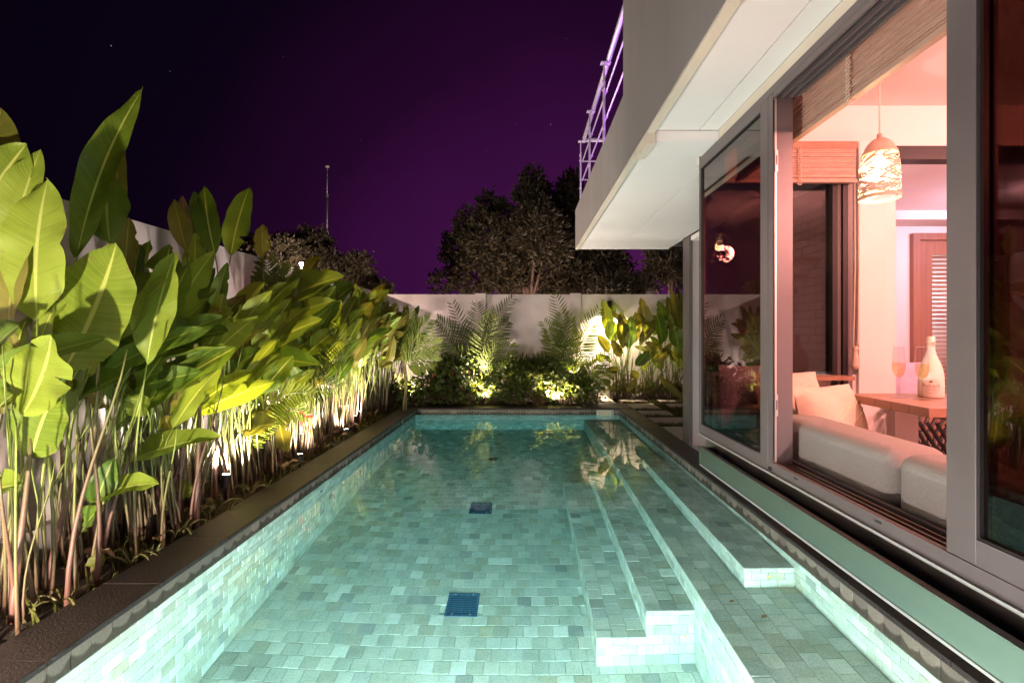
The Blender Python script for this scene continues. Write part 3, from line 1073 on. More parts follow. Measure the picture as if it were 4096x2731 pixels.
# --- glazed end of the bay
endf = boxo('end_window', M['alu'], house, 1.20, 2.19, 3.145, 3.20, 2.40, 2.60)
boxo('end_pane', M['glass_dim'], endf, 1.205, 2.03, 3.168, 3.174, 1.12, 2.40)
s = MB()
s.box(1.181, 1.2045, 3.1365, 3.20, 0.722, 2.60).box(2.03, 2.062, 3.13, 3.20, 0.6, 2.40).box(2.092, 2.125, 3.12, 3.20, 0.6, 2.40)
s.build('end_stile', M['blackmetal'], endf)
s = MB()
s.box(2.0625, 2.0915, 3.14, 3.20, 0.6, 2.40).box(2.1255, 2.16, 3.13, 3.20, 0.6, 2.40)
s.build('end_stile', M['alu'], endf)
boxo('end_low_wall', M['roomwall'], house, 1.27, 2.20, 3.145, 3.20, 0.5555, 1.10)
boxo('end_sill', M['wood'], house, 1.27, 2.10, 3.02, 3.144, 1.075, 1.10)

# --- room shell
boxo('room_floor', M['roomfloor'], house, 1.62, 7.0, -1.5, 3.19, 0.24, 0.30)
boxo('bay_riser', M['roomwall'], house, 1.60, 1.619, -1.5, 3.14, 0.24, 0.555)
boxo('corridor_floor', M['roomfloor'], house, 2.46, 7.0, 3.191, 5.0, 0.24, 0.30)
boxo('room_ceiling', M['roomwall'], house, 1.276, 7.0, -1.5, 3.30, 2.90, 2.96)
boxo('room_pelmet', M['roomwall'], house, 1.205, 1.275, -1.5, 3.30, 2.53, 2.899)
boxo('room_header', M['roomwall'], house, 1.27, 7.0, 3.202, 3.50, 2.63, 2.899)
boxo('room_wall', M['roomwall'], house, 6.9, 7.0, -1.5, 5.2, 0.30, 2.899)
boxo('room_wall', M['roomwall'], house, 1.27, 7.0, -1.6, -1.5, 0.30, 2.96)
boxo('outer_skin', M['fascia'], house, 1.21, 5.0, -1.5, 3.0, 2.97, 2.99)
pil = boxo('pillar', M['roomwall'], house, 2.195, 2.37, 3.12, 3.40, 0.30, 2.6295, bevel=0.006)
boxo('pillar_rebate', M['roomwall'], house, 2.3705, 2.475, 3.17, 3.40, 0.30, 2.6295)
boxo('sliding_track', M['blackmetal'], house, 2.476, 7.0, 3.20, 3.30, 2.54, 2.629)
boxo('corridor_ceiling', M['roomwall'], house, 2.476, 7.0, 3.501, 5.0, 2.64, 2.70)
boxo('corridor_wall', M['roomwall'], house, 2.38, 2.45, 3.42, 5.2, 0.30, 2.70)
boxo('corridor_back_wall', M['roomwall'], house, 2.46, 4.05, 5.0, 5.12, 0.30, 2.64)
boxo('corridor_back_wall', M['roomwall'], house, 5.05, 7.0, 5.0, 5.12, 0.30, 2.64)
boxo('corridor_back_wall', M['roomwall'], house, 4.05, 5.05, 5.0, 5.12, 2.42, 2.64)
boxo('corridor_beam', M['roomwall'], house, 2.5, 7.0, 4.7, 4.999, 2.50, 2.639)
# louvred door
dr = MB()
dr.box(4.05, 4.12, 4.95, 5.06, 0.30, 2.42).box(4.98, 5.05, 4.95, 5.06, 0.30, 2.42).box(4.12, 4.98, 4.95, 5.06, 2.35, 2.42)
door = dr.build('louvred_door', M['wood_door'], house)
d2 = MB()
d2.box(4.125, 4.27, 4.98, 5.03, 0.31, 2.345).box(4.83, 4.975, 4.98, 5.03, 0.31, 2.345)
d2.box(4.27, 4.83, 4.98, 5.03, 2.20, 2.345).box(4.27, 4.83, 4.98, 5.03, 0.31, 0.5)
d2.build('door_leaf', M['wood_door'], door)
for k in range(38):
    z = 0.52 + k * 0.0443
    b = MB()
    b.add([(4.272, 4.985, z), (4.828, 4.985, z), (4.828, 5.025, z + 0.030), (4.272, 5.025, z + 0.030),
           (4.272, 4.985, z + 0.006), (4.828, 4.985, z + 0.006), (4.828, 5.025, z + 0.036), (4.272, 5.025, z + 0.036)],
          [(0, 3, 2, 1), (4, 5, 6, 7), (0, 1, 5, 4), (1, 2, 6, 5), (2, 3, 7, 6), (3, 0, 4, 7)])
    b.build('slat', M['wood_door'], door)
lamp("back_room_light", (4.55, 5.32, 1.75), 24, (0.95, 0.90, 1.0), 0.06)
boxo('backing_room', M['roomwall'], house, 3.9, 5.3, 5.6, 5.7, 0.3, 2.7)

# brick wall and open stair on the terrace, seen through the glazed end of the bay
sw = boxo('stair_wall', M['mortar'], house, 2.345, 2.379, 3.43, 5.15, 0.0, 2.58)
bob = MB().box(-.5, .5, -.5, .5, -.5, .5).build('brick', M['brick'], None, bevel=0.02, seg=1)
bme = bob.data
bpy.data.objects.remove(bob)
off = wloc(sw)
for j in range(22):
    z = 1.00 + j * 0.066
    yy = 3.43 - (0.09 if j % 2 else 0.0)
    while yy < 5.15:
        a, c = max(3.43, yy), min(5.15, yy + 0.18)
        yy += 0.188
        if c - a < 0.03:
            continue
        o = bpy.data.objects.new('brick', bme)
        COL.objects.link(o)
        o.parent = sw
        o.location = Vector((2.342 + random.uniform(-.003, .003), 0.5 * (a + c), z)) - off
        o.scale = (0.022, c - a, 0.057)
for k in range(9):
    z = 1.02 + k * 0.115
    boxo('stair_tread', M['wood_door'], house, 2.02, 2.330, 4.95 - k * 0.15, 5.17 - k * 0.15, z, z + 0.035)

# --- balcony railing
XP = 0.80
POSTS = (3.75, 4.77, 5.80, 6.70)
railing = boxo('balcony_railing', M['rail'], house, XP + 0.02, XP + 0.025, 3.60, 6.7, 2.90, 2.92)
for yy in POSTS:
    p = boxo('post', M['rail'], house, XP - 0.0, XP + 0.018, yy - 0.03, yy + 0.03, 2.85, 3.92, bevel=0.002)
    boxo('post_top', M['rail'], p, XP + 0.003, XP + 0.015, yy - 0.02, yy + 0.02, 3.9205, 4.07)
    boxo('bracket_plate', M['rail'], p, XP - 0.025, XP + 0.075, yy - 0.03, yy + 0.03, 4.0705, 4.08)
    for zz in (3.88, 3.81, 3.42, 3.17):
        b = MB().lathe([(0.013, 0), (0.013, 0.006), (0.008, 0.010), (0, 0.010)], (0, 0, 0), 10)
        b.v = [(XP + q[0] * 0 - q[2], yy + q[0], zz + q[1]) for q in b.v]
        b.build('bolt', M['silver'], p)
        b = MB().lathe([(0.012, 0), (0.012, 0.006), (0.007, 0.010), (0, 0.010)], (0, 0, 0), 10)
        b.v = [(XP + 0.009 + q[0] * 0.7, yy - 0.03 - q[2], zz + q[1]) for q in b.v]
        b.build('bolt', M['silver'], p)
MB().tube([(XP + 0.055, 3.55, 4.105), (XP + 0.055, 6.72, 4.105)], 0.026, 14).build('handrail', M['rail'], house, smooth=True)
MB().tube([(XP + 0.055, 6.72, 4.105), (4.5, 6.72, 4.105)], 0.026, 14).build('handrail', M['rail'], house, smooth=True)
for zz in (3.80, 3.54, 3.28):
    MB().tube([(XP + 0.035, 3.55, zz), (XP + 0.035, 6.70, zz)], 0.009, 8).build('rod', M['rail'], house, smooth=True)
    MB().tube([(XP + 0.035, 6.70, zz), (4.5, 6.70, zz)], 0.009, 8).build('rod', M['rail'], house, smooth=True)
    for yy in POSTS:
        MB().lathe([(0.0, -0.016), (0.014, -0.010), (0.014, 0.010), (0, 0.016)], (XP + 0.035, yy, zz), 10).build('rod_collar', M['rail'], house, smooth=True)
lamp("balcony_light", (0.98, 4.2, 2.88), 48, (0.55, 0.14, 1.0), 0.05)
lamp("balcony_light", (1.6, 6.2, 2.95), 44, (0.55, 0.14, 1.0), 0.05)

# ================================================================== THINGS IN THE ROOM
def rbox(x0, x1, y0, y1, z0, z1, name, mat, parent, r=0.05, seg=4):
    o = MB().box(x0, x1, y0, y1, z0, z1).build(name, mat, parent, smooth=True, bevel=r, seg=seg)
    return o


t = thing('sofa', 'grey woven sofa with its back against the open bay window', 'sofa', (1.7, 1.7, 0.30))
rbox(1.295, 1.53, 1.685, 3.00, 0.565, 0.955, 'back_cushion', M['sofa'], t, 0.055)
rbox(1.295, 1.53, 0.35, 1.672, 0.565, 0.955, 'back_cushion', M['sofa'], t, 0.055)
rbox(1.63, 2.15, 1.40, 3.00, 0.40, 0.70, 'seat_cushion', M['sofa'], t, 0.05)
rbox(1.63, 2.15, -0.2, 1.39, 0.40, 0.70, 'seat_cushion', M['sofa'], t, 0.05)
for x, yy in ((1.70, 0.45), (1.70, 2.9), (2.08, 0.45), (2.08, 2.9)):
    MB().tube([(x, yy, 0.30), (x, yy, 0.40)], 0.02, 8).build('leg', M['blackmetal'], t)


def cushion(name, c, w, h, th, rz, tilt, mat, label, lines=0, cat='cushion'):
    t = thing(name, label, cat, c, None)
    n = 14
    Rm = Euler((tilt, 0, rz)).to_matrix()
    C = Vector(c)
    b = MB()
    for side in (1, -1):
        base = len(b.v)
        for j in range(n + 1):
            for i in range(n + 1):
                a, q = i / n * 2 - 1, j / n * 2 - 1
                k = max(0, (1 - abs(a) ** 2.2) * (1 - abs(q) ** 2.2)) ** 0.5
                pin = 1 - 0.10 * (1 - abs(a * q)) * (abs(a) ** 4 + abs(q) ** 4) * 0.5
                p = Vector((a * w / 2 * pin, side * th / 2 * k + 0.006 * math.sin(5 * a + 3 * q), q * h / 2 * pin + h / 2))
                b.v.append(tuple(C + Rm @ p))
        for j in range(n):
            for i in range(n):
                s0 = base + j * (n + 1) + i
                f = (s0, s0 + 1, s0 + n + 2, s0 + n + 1)
                b.f.append(f if side < 0 else tuple(reversed(f)))
    b.build('cover', mat, t, smooth=True)
    rr = random.Random(lines)
    for k in range(lines):
        x0, z0 = rr.uniform(-.42, .2), rr.uniform(-.42, .42)
        ang = rr.choice((0.5, -0.6, 1.2, -1.1))
        ln = rr.uniform(.35, .7)
        pts = []
        for s in range(9):
            a = x0 + math.cos(ang) * ln * s / 8
            q = z0 + math.sin(ang) * ln * s / 8
            if abs(a) > .46 or abs(q) > .46:
                break
            kk = ((1 - abs(2 * a) ** 2.2) * (1 - abs(2 * q) ** 2.2)) ** 0.5
            pts.append(C + Rm @ Vector((a * w * .97, -th / 2 * kk - 0.003 + 0.006 * math.sin(10 * a + 6 * q), q * h * .97 + h / 2)))
        if len(pts) > 2:
            MB().tube(pts, 0.0025, 5).build('stripe', M['cushion_line'], t)
    return t


cushion('cushion', (1.60, 2.78, 0.71), 0.46, 0.44, 0.16, 0.25, -0.22, M['cushion'], 'cream cushion with line pattern, the taller one behind at the sofa end', 5)
cushion('cushion', (1.66, 2.46, 0.69), 0.48, 0.42, 0.17, 0.42, -0.30, M['cushion'], 'cream cushion with line pattern, leaning in front of the taller cushion', 7)
cushion('cushion', (1.42, 2.95, 0.78), 0.40, 0.40, 0.14, 0.0, -0.1, M['lilac'], 'dull purple cushion mostly hidden behind the cream cushions', 0)
cushion('cushion', (2.78, 3.42, 0.78), 0.44, 0.40, 0.16, -0.2, -0.25, M['lilac'], 'lilac cushion beyond the table, seen behind the wine flutes', 0)

t = thing('dining_table', 'red brown wooden table with a pale leg, holding a bottle and two flutes', 'table', (2.2, 2.36, 0.30))
for k in range(5):
    y0 = 2.10 + k * 0.108
    boxo('plank', M['wood'], t, 1.785, 2.75, y0, y0 + 0.1065, 0.998, 1.040, bevel=0.003)
for x, yy in ((1.97, 2.50), (2.62, 2.5), (2.62, 2.2)):
    boxo('leg', M['roomwall'], t, x - 0.045, x + 0.075, yy - 0.03, yy + 0.03, 0.30, 0.997)

TZ = 1.0405
t = thing('champagne_bottle', 'squat white sleeved champagne bottle standing on the table', 'bottle', (2.11, 2.47, TZ))
MB().lathe([(0.0, 0), (0.050, 0.0), (0.054, 0.006), (0.0545, 0.06), (0.053, 0.11), (0.047, 0.15), (0.036, 0.185), (0.024, 0.215), (0.0175, 0.245),
            (0.0165, 0.262)], (2.11, 2.47, TZ), 32).build('sleeve', M['bottle'], t, smooth=True)
MB().lathe([(0.0170, 0.2622), (0.0175, 0.278), (0.0195, 0.280), (0.0195, 0.290), (0.0175, 0.293), (0.0180, 0.308), (0.012, 0.314), (0, 0.315)],
           (2.11, 2.47, TZ), 24).build('foil_cap', M['foil'], t, smooth=True)


def wrap_text(txt, size, z, parent, mat, name, r=0.0551):
    cu = bpy.data.curves.new(name, 'FONT')
    cu.body = txt
    cu.size = size
    cu.align_x = 'CENTER'
    o = bpy.data.objects.new(name, cu)
    COL.objects.link(o)
    bpy.context.view_layer.update()
    me = bpy.data.meshes.new_from_object(o.evaluated_get(bpy.context.evaluated_depsgraph_get()))
    bpy.data.objects.remove(o)
    face = math.atan2(-2.47, -2.11)           # the side turned to the camera
    off = wloc(parent)
    for v in me.vertices:
        a = face + v.co.x / r
        p = Vector((2.11 + r * math.cos(a), 2.47 + r * math.sin(a), z + v.co.y))
        v.co = p - off
    me.materials.clear()
    me.materials.append(mat)
    ob = bpy.data.objects.new(name, me)
    COL.objects.link(ob)
    ob.parent = parent


wrap_text("Ruinart", 0.024, TZ + 0.056, t, M['print'], 'lettering')
wrap_text("CHAMPAGNE", 0.0075, TZ + 0.046, t, M['print'], 'lettering')
wrap_text("BLANC DE BLANCS", 0.0045, TZ + 0.039, t, M['print'], 'lettering')
b = MB()
face = math.atan2(-2.47, -2.11)
for rr, zz in ((0.0058, 0.084),):
    pts = []
    for k in range(12):
        a = face + (rr * math.cos(k * math.pi / 6) * 1.5) / 0.0551
        pts.append((2.11 + 0.0551 * math.cos(a), 2.47 + 0.0551 * math.sin(a), TZ + zz + rr * math.sin(k * math.pi / 6) * (1.1 if k % 2 else 0.8)))
    b.add(pts, [tuple(range(12))])
b.build('emblem', M['print'], t)
ring = [(2.11 + 0.0553 * math.cos(face + 0.036 * math.cos(q) / 0.0553), 2.47 + 0.0553 * math.sin(face + 0.036 * math.cos(q) / 0.0553), TZ + 0.060 + 0.034 * math.sin(q))
        for q in [k * 2 * math.pi / 40 for k in range(41)]]
MB().tube(ring, 0.0005, 4).build('label_rim', M['print'], t)


def flute(x, y, label):
    t = thing('champagne_flute', label, 'wine glass', (x, y, TZ), 'champagne flutes on the table')
    MB().lathe([(0.0, 0.0), (0.036, 0.0), (0.036, 0.002), (0.010, 0.005), (0.004, 0.010), (0.0035, 0.090), (0.006, 0.100), (0.020, 0.115),
                (0.0275, 0.140), (0.0285, 0.170), (0.0255, 0.215), (0.0225, 0.262)], (x, y, TZ), 28).build('glass_body', M['glass_wine'], t, smooth=True)
    MB().lathe([(0.0, 0.103), (0.018, 0.117), (0.0255, 0.140), (0.0268, 0.168), (0.0262, 0.178), (0, 0.178)], (x, y, TZ), 28).build('wine', M['wine'], t, smooth=True)
    MB().tube([(x + 0.0226 * math.cos(k * .2618), y + 0.0226 * math.sin(k * .2618), TZ + 0.262) for k in range(25)], 0.0006, 5).build('rim', M['silver'], t, smooth=True)


flute(1.933, 2.455, 'filled champagne flute standing clear of the bottle, at the table edge')
flute(1.985, 2.375, 'filled champagne flute standing right in front of the white bottle')

# pendant lamp
PLX, PLY = 1.68, 2.25
t = thing('pendant_lamp', 'lit pendant lamp with a lattice wooden shade hanging over the table', 'pendant lamp', (PLX, PLY, 2.90))
ztop, zbot = 1.36 + (770 - 318) * PLY / FPX, 1.36 + (770 - 458) * PLY / FPX
hz = ztop - zbot
MB().tube([(PLX, PLY, 2.90), (PLX, PLY, ztop + 0.01)], 0.004, 6).build('flex', M['cord'], t)
MB().lathe([(0.05, 0), (0.05, -0.02), (0, -0.02)][::-1], (PLX, PLY, 2.90), 18).build('ceiling_rose', M['shade'], t)


def shade_r(z):
    k = (z - zbot) / hz                      # 0 bottom .. 1 top
    return 0.084 * (1 - 0.10 * k - 0.28 * max(0, (k - 0.45) / 0.55) ** 2) if k < 0.8 else 0.084 * (0.83 * math.sqrt(max(0.0, 1 - ((k - 0.66) / 0.345) ** 2)))


MB().lathe([(shade_r(zbot + hz * k), zbot + hz * k) for k in (0.74, 0.80, 0.86, 0.91, 0.95, 0.98, 0.995)] + [(0.012, ztop), (0.010, ztop + 0.02), (0, ztop + 0.022)],
           (PLX, PLY, 0), 28).build('shade_dome', M['shade'], t, smooth=True)
b = MB()
rr = random.Random(4)
rad = shade_r
for z, hgt in ((zbot, 0.016), (zbot + hz * 0.73, 0.012)):
    for side in (0, 0.002):
        ring = []
        base = len(b.v)
        for k in range(33):
            a = 2 * math.pi * k / 32
            b.v.append((PLX + (rad(z) - side) * math.cos(a), PLY + (rad(z) - side) * math.sin(a), z))
            b.v.append((PLX + (rad(z + hgt) - side) * math.cos(a), PLY + (rad(z + hgt) - side) * math.sin(a), z + hgt))
        for k in range(32):
            b.f.append((base + 2 * k, base + 2 * k + 2, base + 2 * k + 3, base + 2 * k + 1))
for k in range(112):
    a0 = rr.uniform(0, 6.28)
    z0 = zbot + hz * rr.uniform(0.03, 0.72)
    sl = rr.choice((-1, 1)) * rr.uniform(0.10, 0.55)
    ln = rr.uniform(0.7, 1.5)
    hw = rr.uniform(0.0026, 0.0045)
    base = len(b.v)
    m = 9
    cnt = 0
    for s in range(m):
        a = a0 + ln * s / (m - 1)
        z = z0 + sl * 0.084 * ln * s / (m - 1)
        if not zbot + 0.006 < z < zbot + hz * 0.735:
            break
        r0 = rad(z) + rr.uniform(-0.0006, 0.0006)
        b.v.append((PLX + r0 * math.cos(a), PLY + r0 * math.sin(a), z - hw))
        b.v.append((PLX + r0 * math.cos(a), PLY + r0 * math.sin(a), z + hw))
        cnt += 1
    for s in range(cnt - 1):
        i = base + 2 * s
        b.f.append((i, i + 2, i + 3, i + 1))
b.build('lattice', M['shade'], t)
MB().lathe([(0.0, -0.035), (0.02, -0.028), (0.030, -0.005), (0.026, 0.018), (0.014, 0.035), (0.012, 0.06), (0, 0.06)], (PLX, PLY, zbot + hz * 0.55), 18).build('bulb', M['bulb'], t, smooth=True)
lamp("pendant_light", (PLX, PLY, zbot + hz * 0.42), 13, (1.0, 0.60, 0.27), 0.035)


# bamboo blinds
def blind(label, axis, fixed, a0, a1, z0, z1, n, cords):
    """axis 'y': hangs along the window; axis 'x': hangs across the end of the bay"""
    mid = 0.5 * (a0 + a1)
    t = thing('bamboo_blind', label, 'blind', (fixed, mid, z1) if axis == 'y' else (mid, fixed, z1))

    def bx(name, mat, lo, hi, f0, f1, za, zb):
        return boxo(name, mat, t, f0, f1, lo, hi, za, zb) if axis == 'y' else boxo(name, mat, t, lo, hi, f0, f1, za, zb)
    bx('headrail', M['wood'], a0, a1, fixed - 0.012, fixed + 0.03, z1, z1 + 0.045)
    h = (z1 - z0 - 0.02) / n
    for k in range(n):
        j = random.uniform(-0.004, 0.004)
        za = z0 + 0.02 + k * h
        bx('slat', M['bamboo'], a0 + 0.004, a1 - 0.004, fixed - 0.006 + j, fixed + 0.006 + j, za + 0.0008, za + h - 0.0012)
    bx('bottom_bar', M['bamboo'], a0, a1, fixed - 0.014, fixed + 0.016, z0, z0 + 0.0195)
    for q in cords:
        for s in range(2):
            pts = []
            for k in range(26):
                z = z1 - (z1 - z0 + 0.02) * k / 25
                w = 0.016 * math.sin(k * 1.9 + s * math.pi)
                p = (fixed - 0.018 - 0.004 * math.cos(k * 1.9 + s * 3.1), q + w, z)
                pts.append(p if axis == 'y' else (p[1], p[0], p[2]))
            MB().tube(pts, 0.0032, 5).build('lift_cord', M['cord'], t, smooth=True)
    return t


blind('long bamboo blind drawn up along the open bay window', 'y', 1.325, 0.30, 2.95, 2.308, 2.515, 17, (2.53, 1.92, 1.33))
blind('short bamboo blind drawn up across the glazed end of the bay', 'x', 3.09, 1.30, 2.155, 2.345, 2.565, 15, (1.78,))
t = thing('blind_cord', 'looped pale pull cord with a wooden tassel hanging by the pillar', 'cord', (2.13, 3.06, 2.34))
MB().tube([(2.125, 3.06, 2.34), (2.128, 3.06, 1.8), (2.118, 3.06, 1.32), (2.122, 3.06, 1.285)], 0.004, 6).build('cord_strand', M['cord'], t, smooth=True)
MB().tube([(2.150, 3.06, 2.34), (2.152, 3.06, 1.8), (2.146, 3.06, 1.32), (2.134, 3.06, 1.285)], 0.004, 6).build('cord_strand', M['cord'], t, smooth=True)
MB().lathe([(0.0, 0), (0.022, 0.0), (0.024, 0.03), (0.013, 0.10), (0.010, 0.115), (0.016, 0.125), (0.016, 0.14), (0, 0.145)], (2.130, 3.06, 1.145), 14).build('tassel', M['cord'], t, smooth=True)
t = thing('vase', 'brown bottle shaped vase on a slim stand outside the glazed end of the bay', 'vase', (1.98, 3.45, 0.0))
MB().lathe([(0, 0), (0.05, 0), (0.075, 0.04), (0.080, 0.09), (0.06, 0.15), (0.028, 0.19), (0.018, 0.25), (0.026, 0.28), (0.02, 0.28)], (1.98, 3.45, 1.0905), 24).build('body', M['vase'], t, smooth=True)
boxo('stand', M['wood_door'], t, 1.88, 2.05, 3.37, 3.53, -0.005, 1.09)
t = thing('wicker_chair', 'black wicker chair with a tube frame behind the table', 'chair', (2.62, 3.05, 0.30))
MB().tube([(2.62 + 0.30 * math.cos(q * .35), 2.95 + 0.24 * math.sin(q * .35), 0.86 - 0.05 * math.cos(q * .35)) for q in range(19)], 0.020, 8).build('rim', M['steel_dull'], t, smooth=True)
for k in range(40):
    a = k * 2 * math.pi / 40
    MB().tube([(2.62 + 0.30 * math.cos(a), 2.95 + 0.24 * math.sin(a), 0.85), (2.62 + 0.27 * math.cos(a + .25), 2.95 + 0.21 * math.sin(a + .25), 0.72),
               (2.62 + 0.17 * math.cos(a + .5), 2.95 + 0.13 * math.sin(a + .5), 0.62)], 0.011, 5).build('strand', M['wicker'], t)
MB().lathe([(0, 0.0), (0.19, 0.01), (0.20, 0.04), (0, 0.05)], (2.62, 2.95, 0.58), 20).build('seat', M['wicker'], t)
for a in (0.6, 2.2, 3.9, 5.4):
    MB().tube([(2.62 + 0.15 * math.cos(a), 2.95 + 0.12 * math.sin(a), 0.58), (2.62 + 0.22 * math.cos(a), 2.95 + 0.19 * math.sin(a), 0.30)], 0.014, 6).build('leg', M['steel_dull'], t)

# ================================================================== BEYOND THE WALLS
t = thing('antenna_mast', 'thin pale metal mast standing up against the sky behind the wall', 'mast', W(750, 900, 15))
p0, p1, p2, p3 = W(750, 800, 15), W(750.5, 535, 15), W(751, 450, 15), W(751.5, 388, 15)
MB().tube([(p0.x, p0.y, -0.1), p1], 0.045, 10).build('lower_tube', M['rail'], t, smooth=True)
MB().tube([p1, p2], 0.032, 10).build('middle_tube', M['rail'], t, smooth=True)
MB().tube([p2, p3], 0.018, 8).build('upper_tube', M['rail'], t, smooth=True)
for p, r in ((p1, 0.055), (p2, 0.04)):
    MB().lathe([(0.0, -0.05), (r, -0.05), (r, 0.05), (0, 0.05)], p, 12).build('clamp', M['rail'], t)
q = W(751.5, 382, 15)
MB().lathe([(0, -0.05), (0.06, -0.04), (0.07, 0.0), (0.04, 0.04), (0, 0.05)], q, 12).build('tip', M['plastic'], t, smooth=True)
t = thing('street_lamp', 'small bright white lamp shining through branches above the wall', 'street lamp', W(692, 900, 9.2))
lp = W(692, 606, 9.2)
MB().tube([(lp.x, lp.y + 0.12, -0.1), (lp.x, lp.y + 0.12, lp.z - 0.08)], 0.035, 8).build('post', M['blackmetal'], t)
MB().lathe([(0, 0.0), (0.028, 0.008), (0.036, 0.035), (0.028, 0.062), (0, 0.07)], (lp.x, lp.y, lp.z - 0.035), 16).build('globe', M['lampglow'], t, smooth=True)
MB().tube([(lp.x, lp.y + 0.12, lp.z - 0.09), (lp.x, lp.y, lp.z - 0.07)], 0.02, 6).build('arm', M['blackmetal'], t)
lamp("street_lamp_light", (lp.x, lp.y - 0.12, lp.z + 0.0), 210, (1.0, 0.72, 0.58), 0.05)
# neighbouring roof under the trees
t = thing('neighbour_house', 'neighbouring house with a white lit eave showing between the trees', 'building', W(1420, 900, 19))
e0, e1 = W(1372, 652, 19), W(1500, 652, 19)
boxo('eave', M['eave'], t, e0.x, e1.x, 18.6, 19.0, e0.z - 0.06, e0.z + 0.06)
boxo('wall', M['fascia'], t, e0.x, e1.x, 19.01, 22, 0, e0.z - 0.061)
b = MB()
b.add([(e0.x - .2, 18.5, e0.z + 0.07), (e1.x + .2, 18.5, e0.z + 0.07), (e1.x, 22, e0.z + 0.45), (e0.x, 22, e0.z + 0.45),
       (e0.x - .2, 18.5, e0.z + 0.11), (e1.x + .2, 18.5, e0.z + 0.11), (e1.x, 22, e0.z + 0.49), (e0.x, 22, e0.z + 0.49)],
      [(0, 3, 2, 1), (4, 5, 6, 7), (0, 1, 5, 4), (1, 2, 6, 5), (2, 3, 7, 6), (3, 0, 4, 7)])
b.build('roof', M['steel_dull'], t)
lamp("neighbour_light", W(1400, 662, 18.0), 30, (1.0, 0.85, 0.85), 0.05)
# uplights of the garden behind the back wall
lamp("neighbour_uplight", (0.35, 12.1, 0.5), 420, (1.0, 0.70, 0.58), 0.06)
lamp("neighbour_uplight", (-1.6, 12.3, 0.4), 70, (1.0, 0.70, 0.55), 0.06)
lamp("neighbour_uplight", (2.4, 12.3, 0.5), 80, (1.0, 0.66, 0.55), 0.06)


def quads_object(name, P, D, U, ln, wd, mat, parent=None):
    """many small pointed leaves: P base, D direction, U side vector (arrays n x 3)"""
    n = len(P)
    V = np.zeros((n, 6, 3))
    ln = ln[:, None]
    wd = wd[:, None]
    Nn = np.cross(D, U)
    V[:, 0] = P
    V[:, 1] = P + D * ln * .35 + U * wd * .5 + Nn * ln * .05
    V[:, 2] = P + D * ln * .75 + U * wd * .38 + Nn * ln * .04
    V[:, 3] = P + D * ln - Nn * ln * .06
    V[:, 4] = P + D * ln * .75 - U * wd * .38 + Nn * ln * .04
    V[:, 5] = P + D * ln * .35 - U * wd * .5 + Nn * ln * .05
    off = np.array(wloc(parent)) if parent else np.zeros(3)
    V = V.reshape(-1, 3) - off
    me = bpy.data.meshes.new(name)
    me.vertices.add(n * 6)
    me.vertices.foreach_set('co', V.ravel().astype(np.float32))
    li = np.arange(n)[:, None] * 6
    loops = np.concatenate([li + np.array([0, 1, 2, 3]), li + np.array([0, 3, 4, 5])], axis=1).ravel()
    me.loops.add(n * 8)
    me.loops.foreach_set('vertex_index', loops.astype(np.int32))
    me.polygons.add(n * 2)
    me.polygons.foreach_set('loop_start', (np.arange(n * 2) * 4).astype(np.int32))
    uvl = me.uv_layers.new(name='UVMap')
    rnd = RNG.random(n)
    base = np.array([[0.0, .5], [.35, .95], [.75, .9], [1, .5], [0, .5], [1, .5], [.75, .1], [.35, .05]])
    uv = np.repeat(base[None], n, 0)
    uv[:, :, 0] = uv[:, :, 0] * 0.3 + rnd[:, None] * 5
    uvl.data.foreach_set('uv', uv.ravel().astype(np.float32))
    me.update(calc_edges=True)
    me.materials.append(mat)
    o = bpy.data.objects.new(name, me)
    COL.objects.link(o)
    if parent:
        o.parent = parent
    return o


def unit(a):
    return a / np.maximum(np.linalg.norm(a, axis=1, keepdims=True), 1e-9)


def crown_leaves(blobs, n, sprig, lmin, lmax, upbias=0.5):
    """leaf sprigs on and inside a set of ellipsoids; returns P, D, U, ln, wd"""
    vol = np.array([b[3] * b[4] + b[4] * b[5] + b[3] * b[5] for b in blobs])
    pick = RNG.choice(len(blobs), n, p=vol / vol.sum())
    B = np.array(blobs)[pick]
    d = unit(RNG.normal(size=(n, 3)))
    rr = RNG.uniform(0.45, 0.98, (n, 1)) ** 0.6
    lump = 1 + 0.16 * np.sin(d[:, :1] * 7 + pick[:, None]) * np.sin(d[:, 2:3] * 6 + 2 * pick[:, None]) + 0.10 * np.sin(d[:, 1:2] * 13 + pick[:, None])
    C = B[:, :3] + d * B[:, 3:6] * rr * lump
    G = unit(d * 0.8 + np.array([0, 0, upbias]) + RNG.normal(size=(n, 3)) * 0.35)      # twig direction
    P = np.repeat(C, sprig, 0) + RNG.normal(size=(n * sprig, 3)) * 0.012
    Gs = np.repeat(G, sprig, 0)
    along = RNG.uniform(0, 1, (n * sprig, 1))
    ln = RNG.uniform(lmin, lmax, n * sprig)
    P = P + Gs * along * lmax * 1.3
    D = unit(Gs * 0.75 + RNG.normal(size=(n * sprig, 3)) * 0.55)
    U = unit(np.cross(D, RNG.normal(size=(n * sprig, 3))))
    return P, D, U, ln, ln * RNG.uniform(0.26, 0.42, n * sprig)


def px_blob(px, py, rx, ry, d, ry_depth=1.0):
    c = W(px, py, d)
    return (c.x, c.y, c.z, rx * d / FPX, rx * d / FPX * ry_depth, ry * d / FPX)


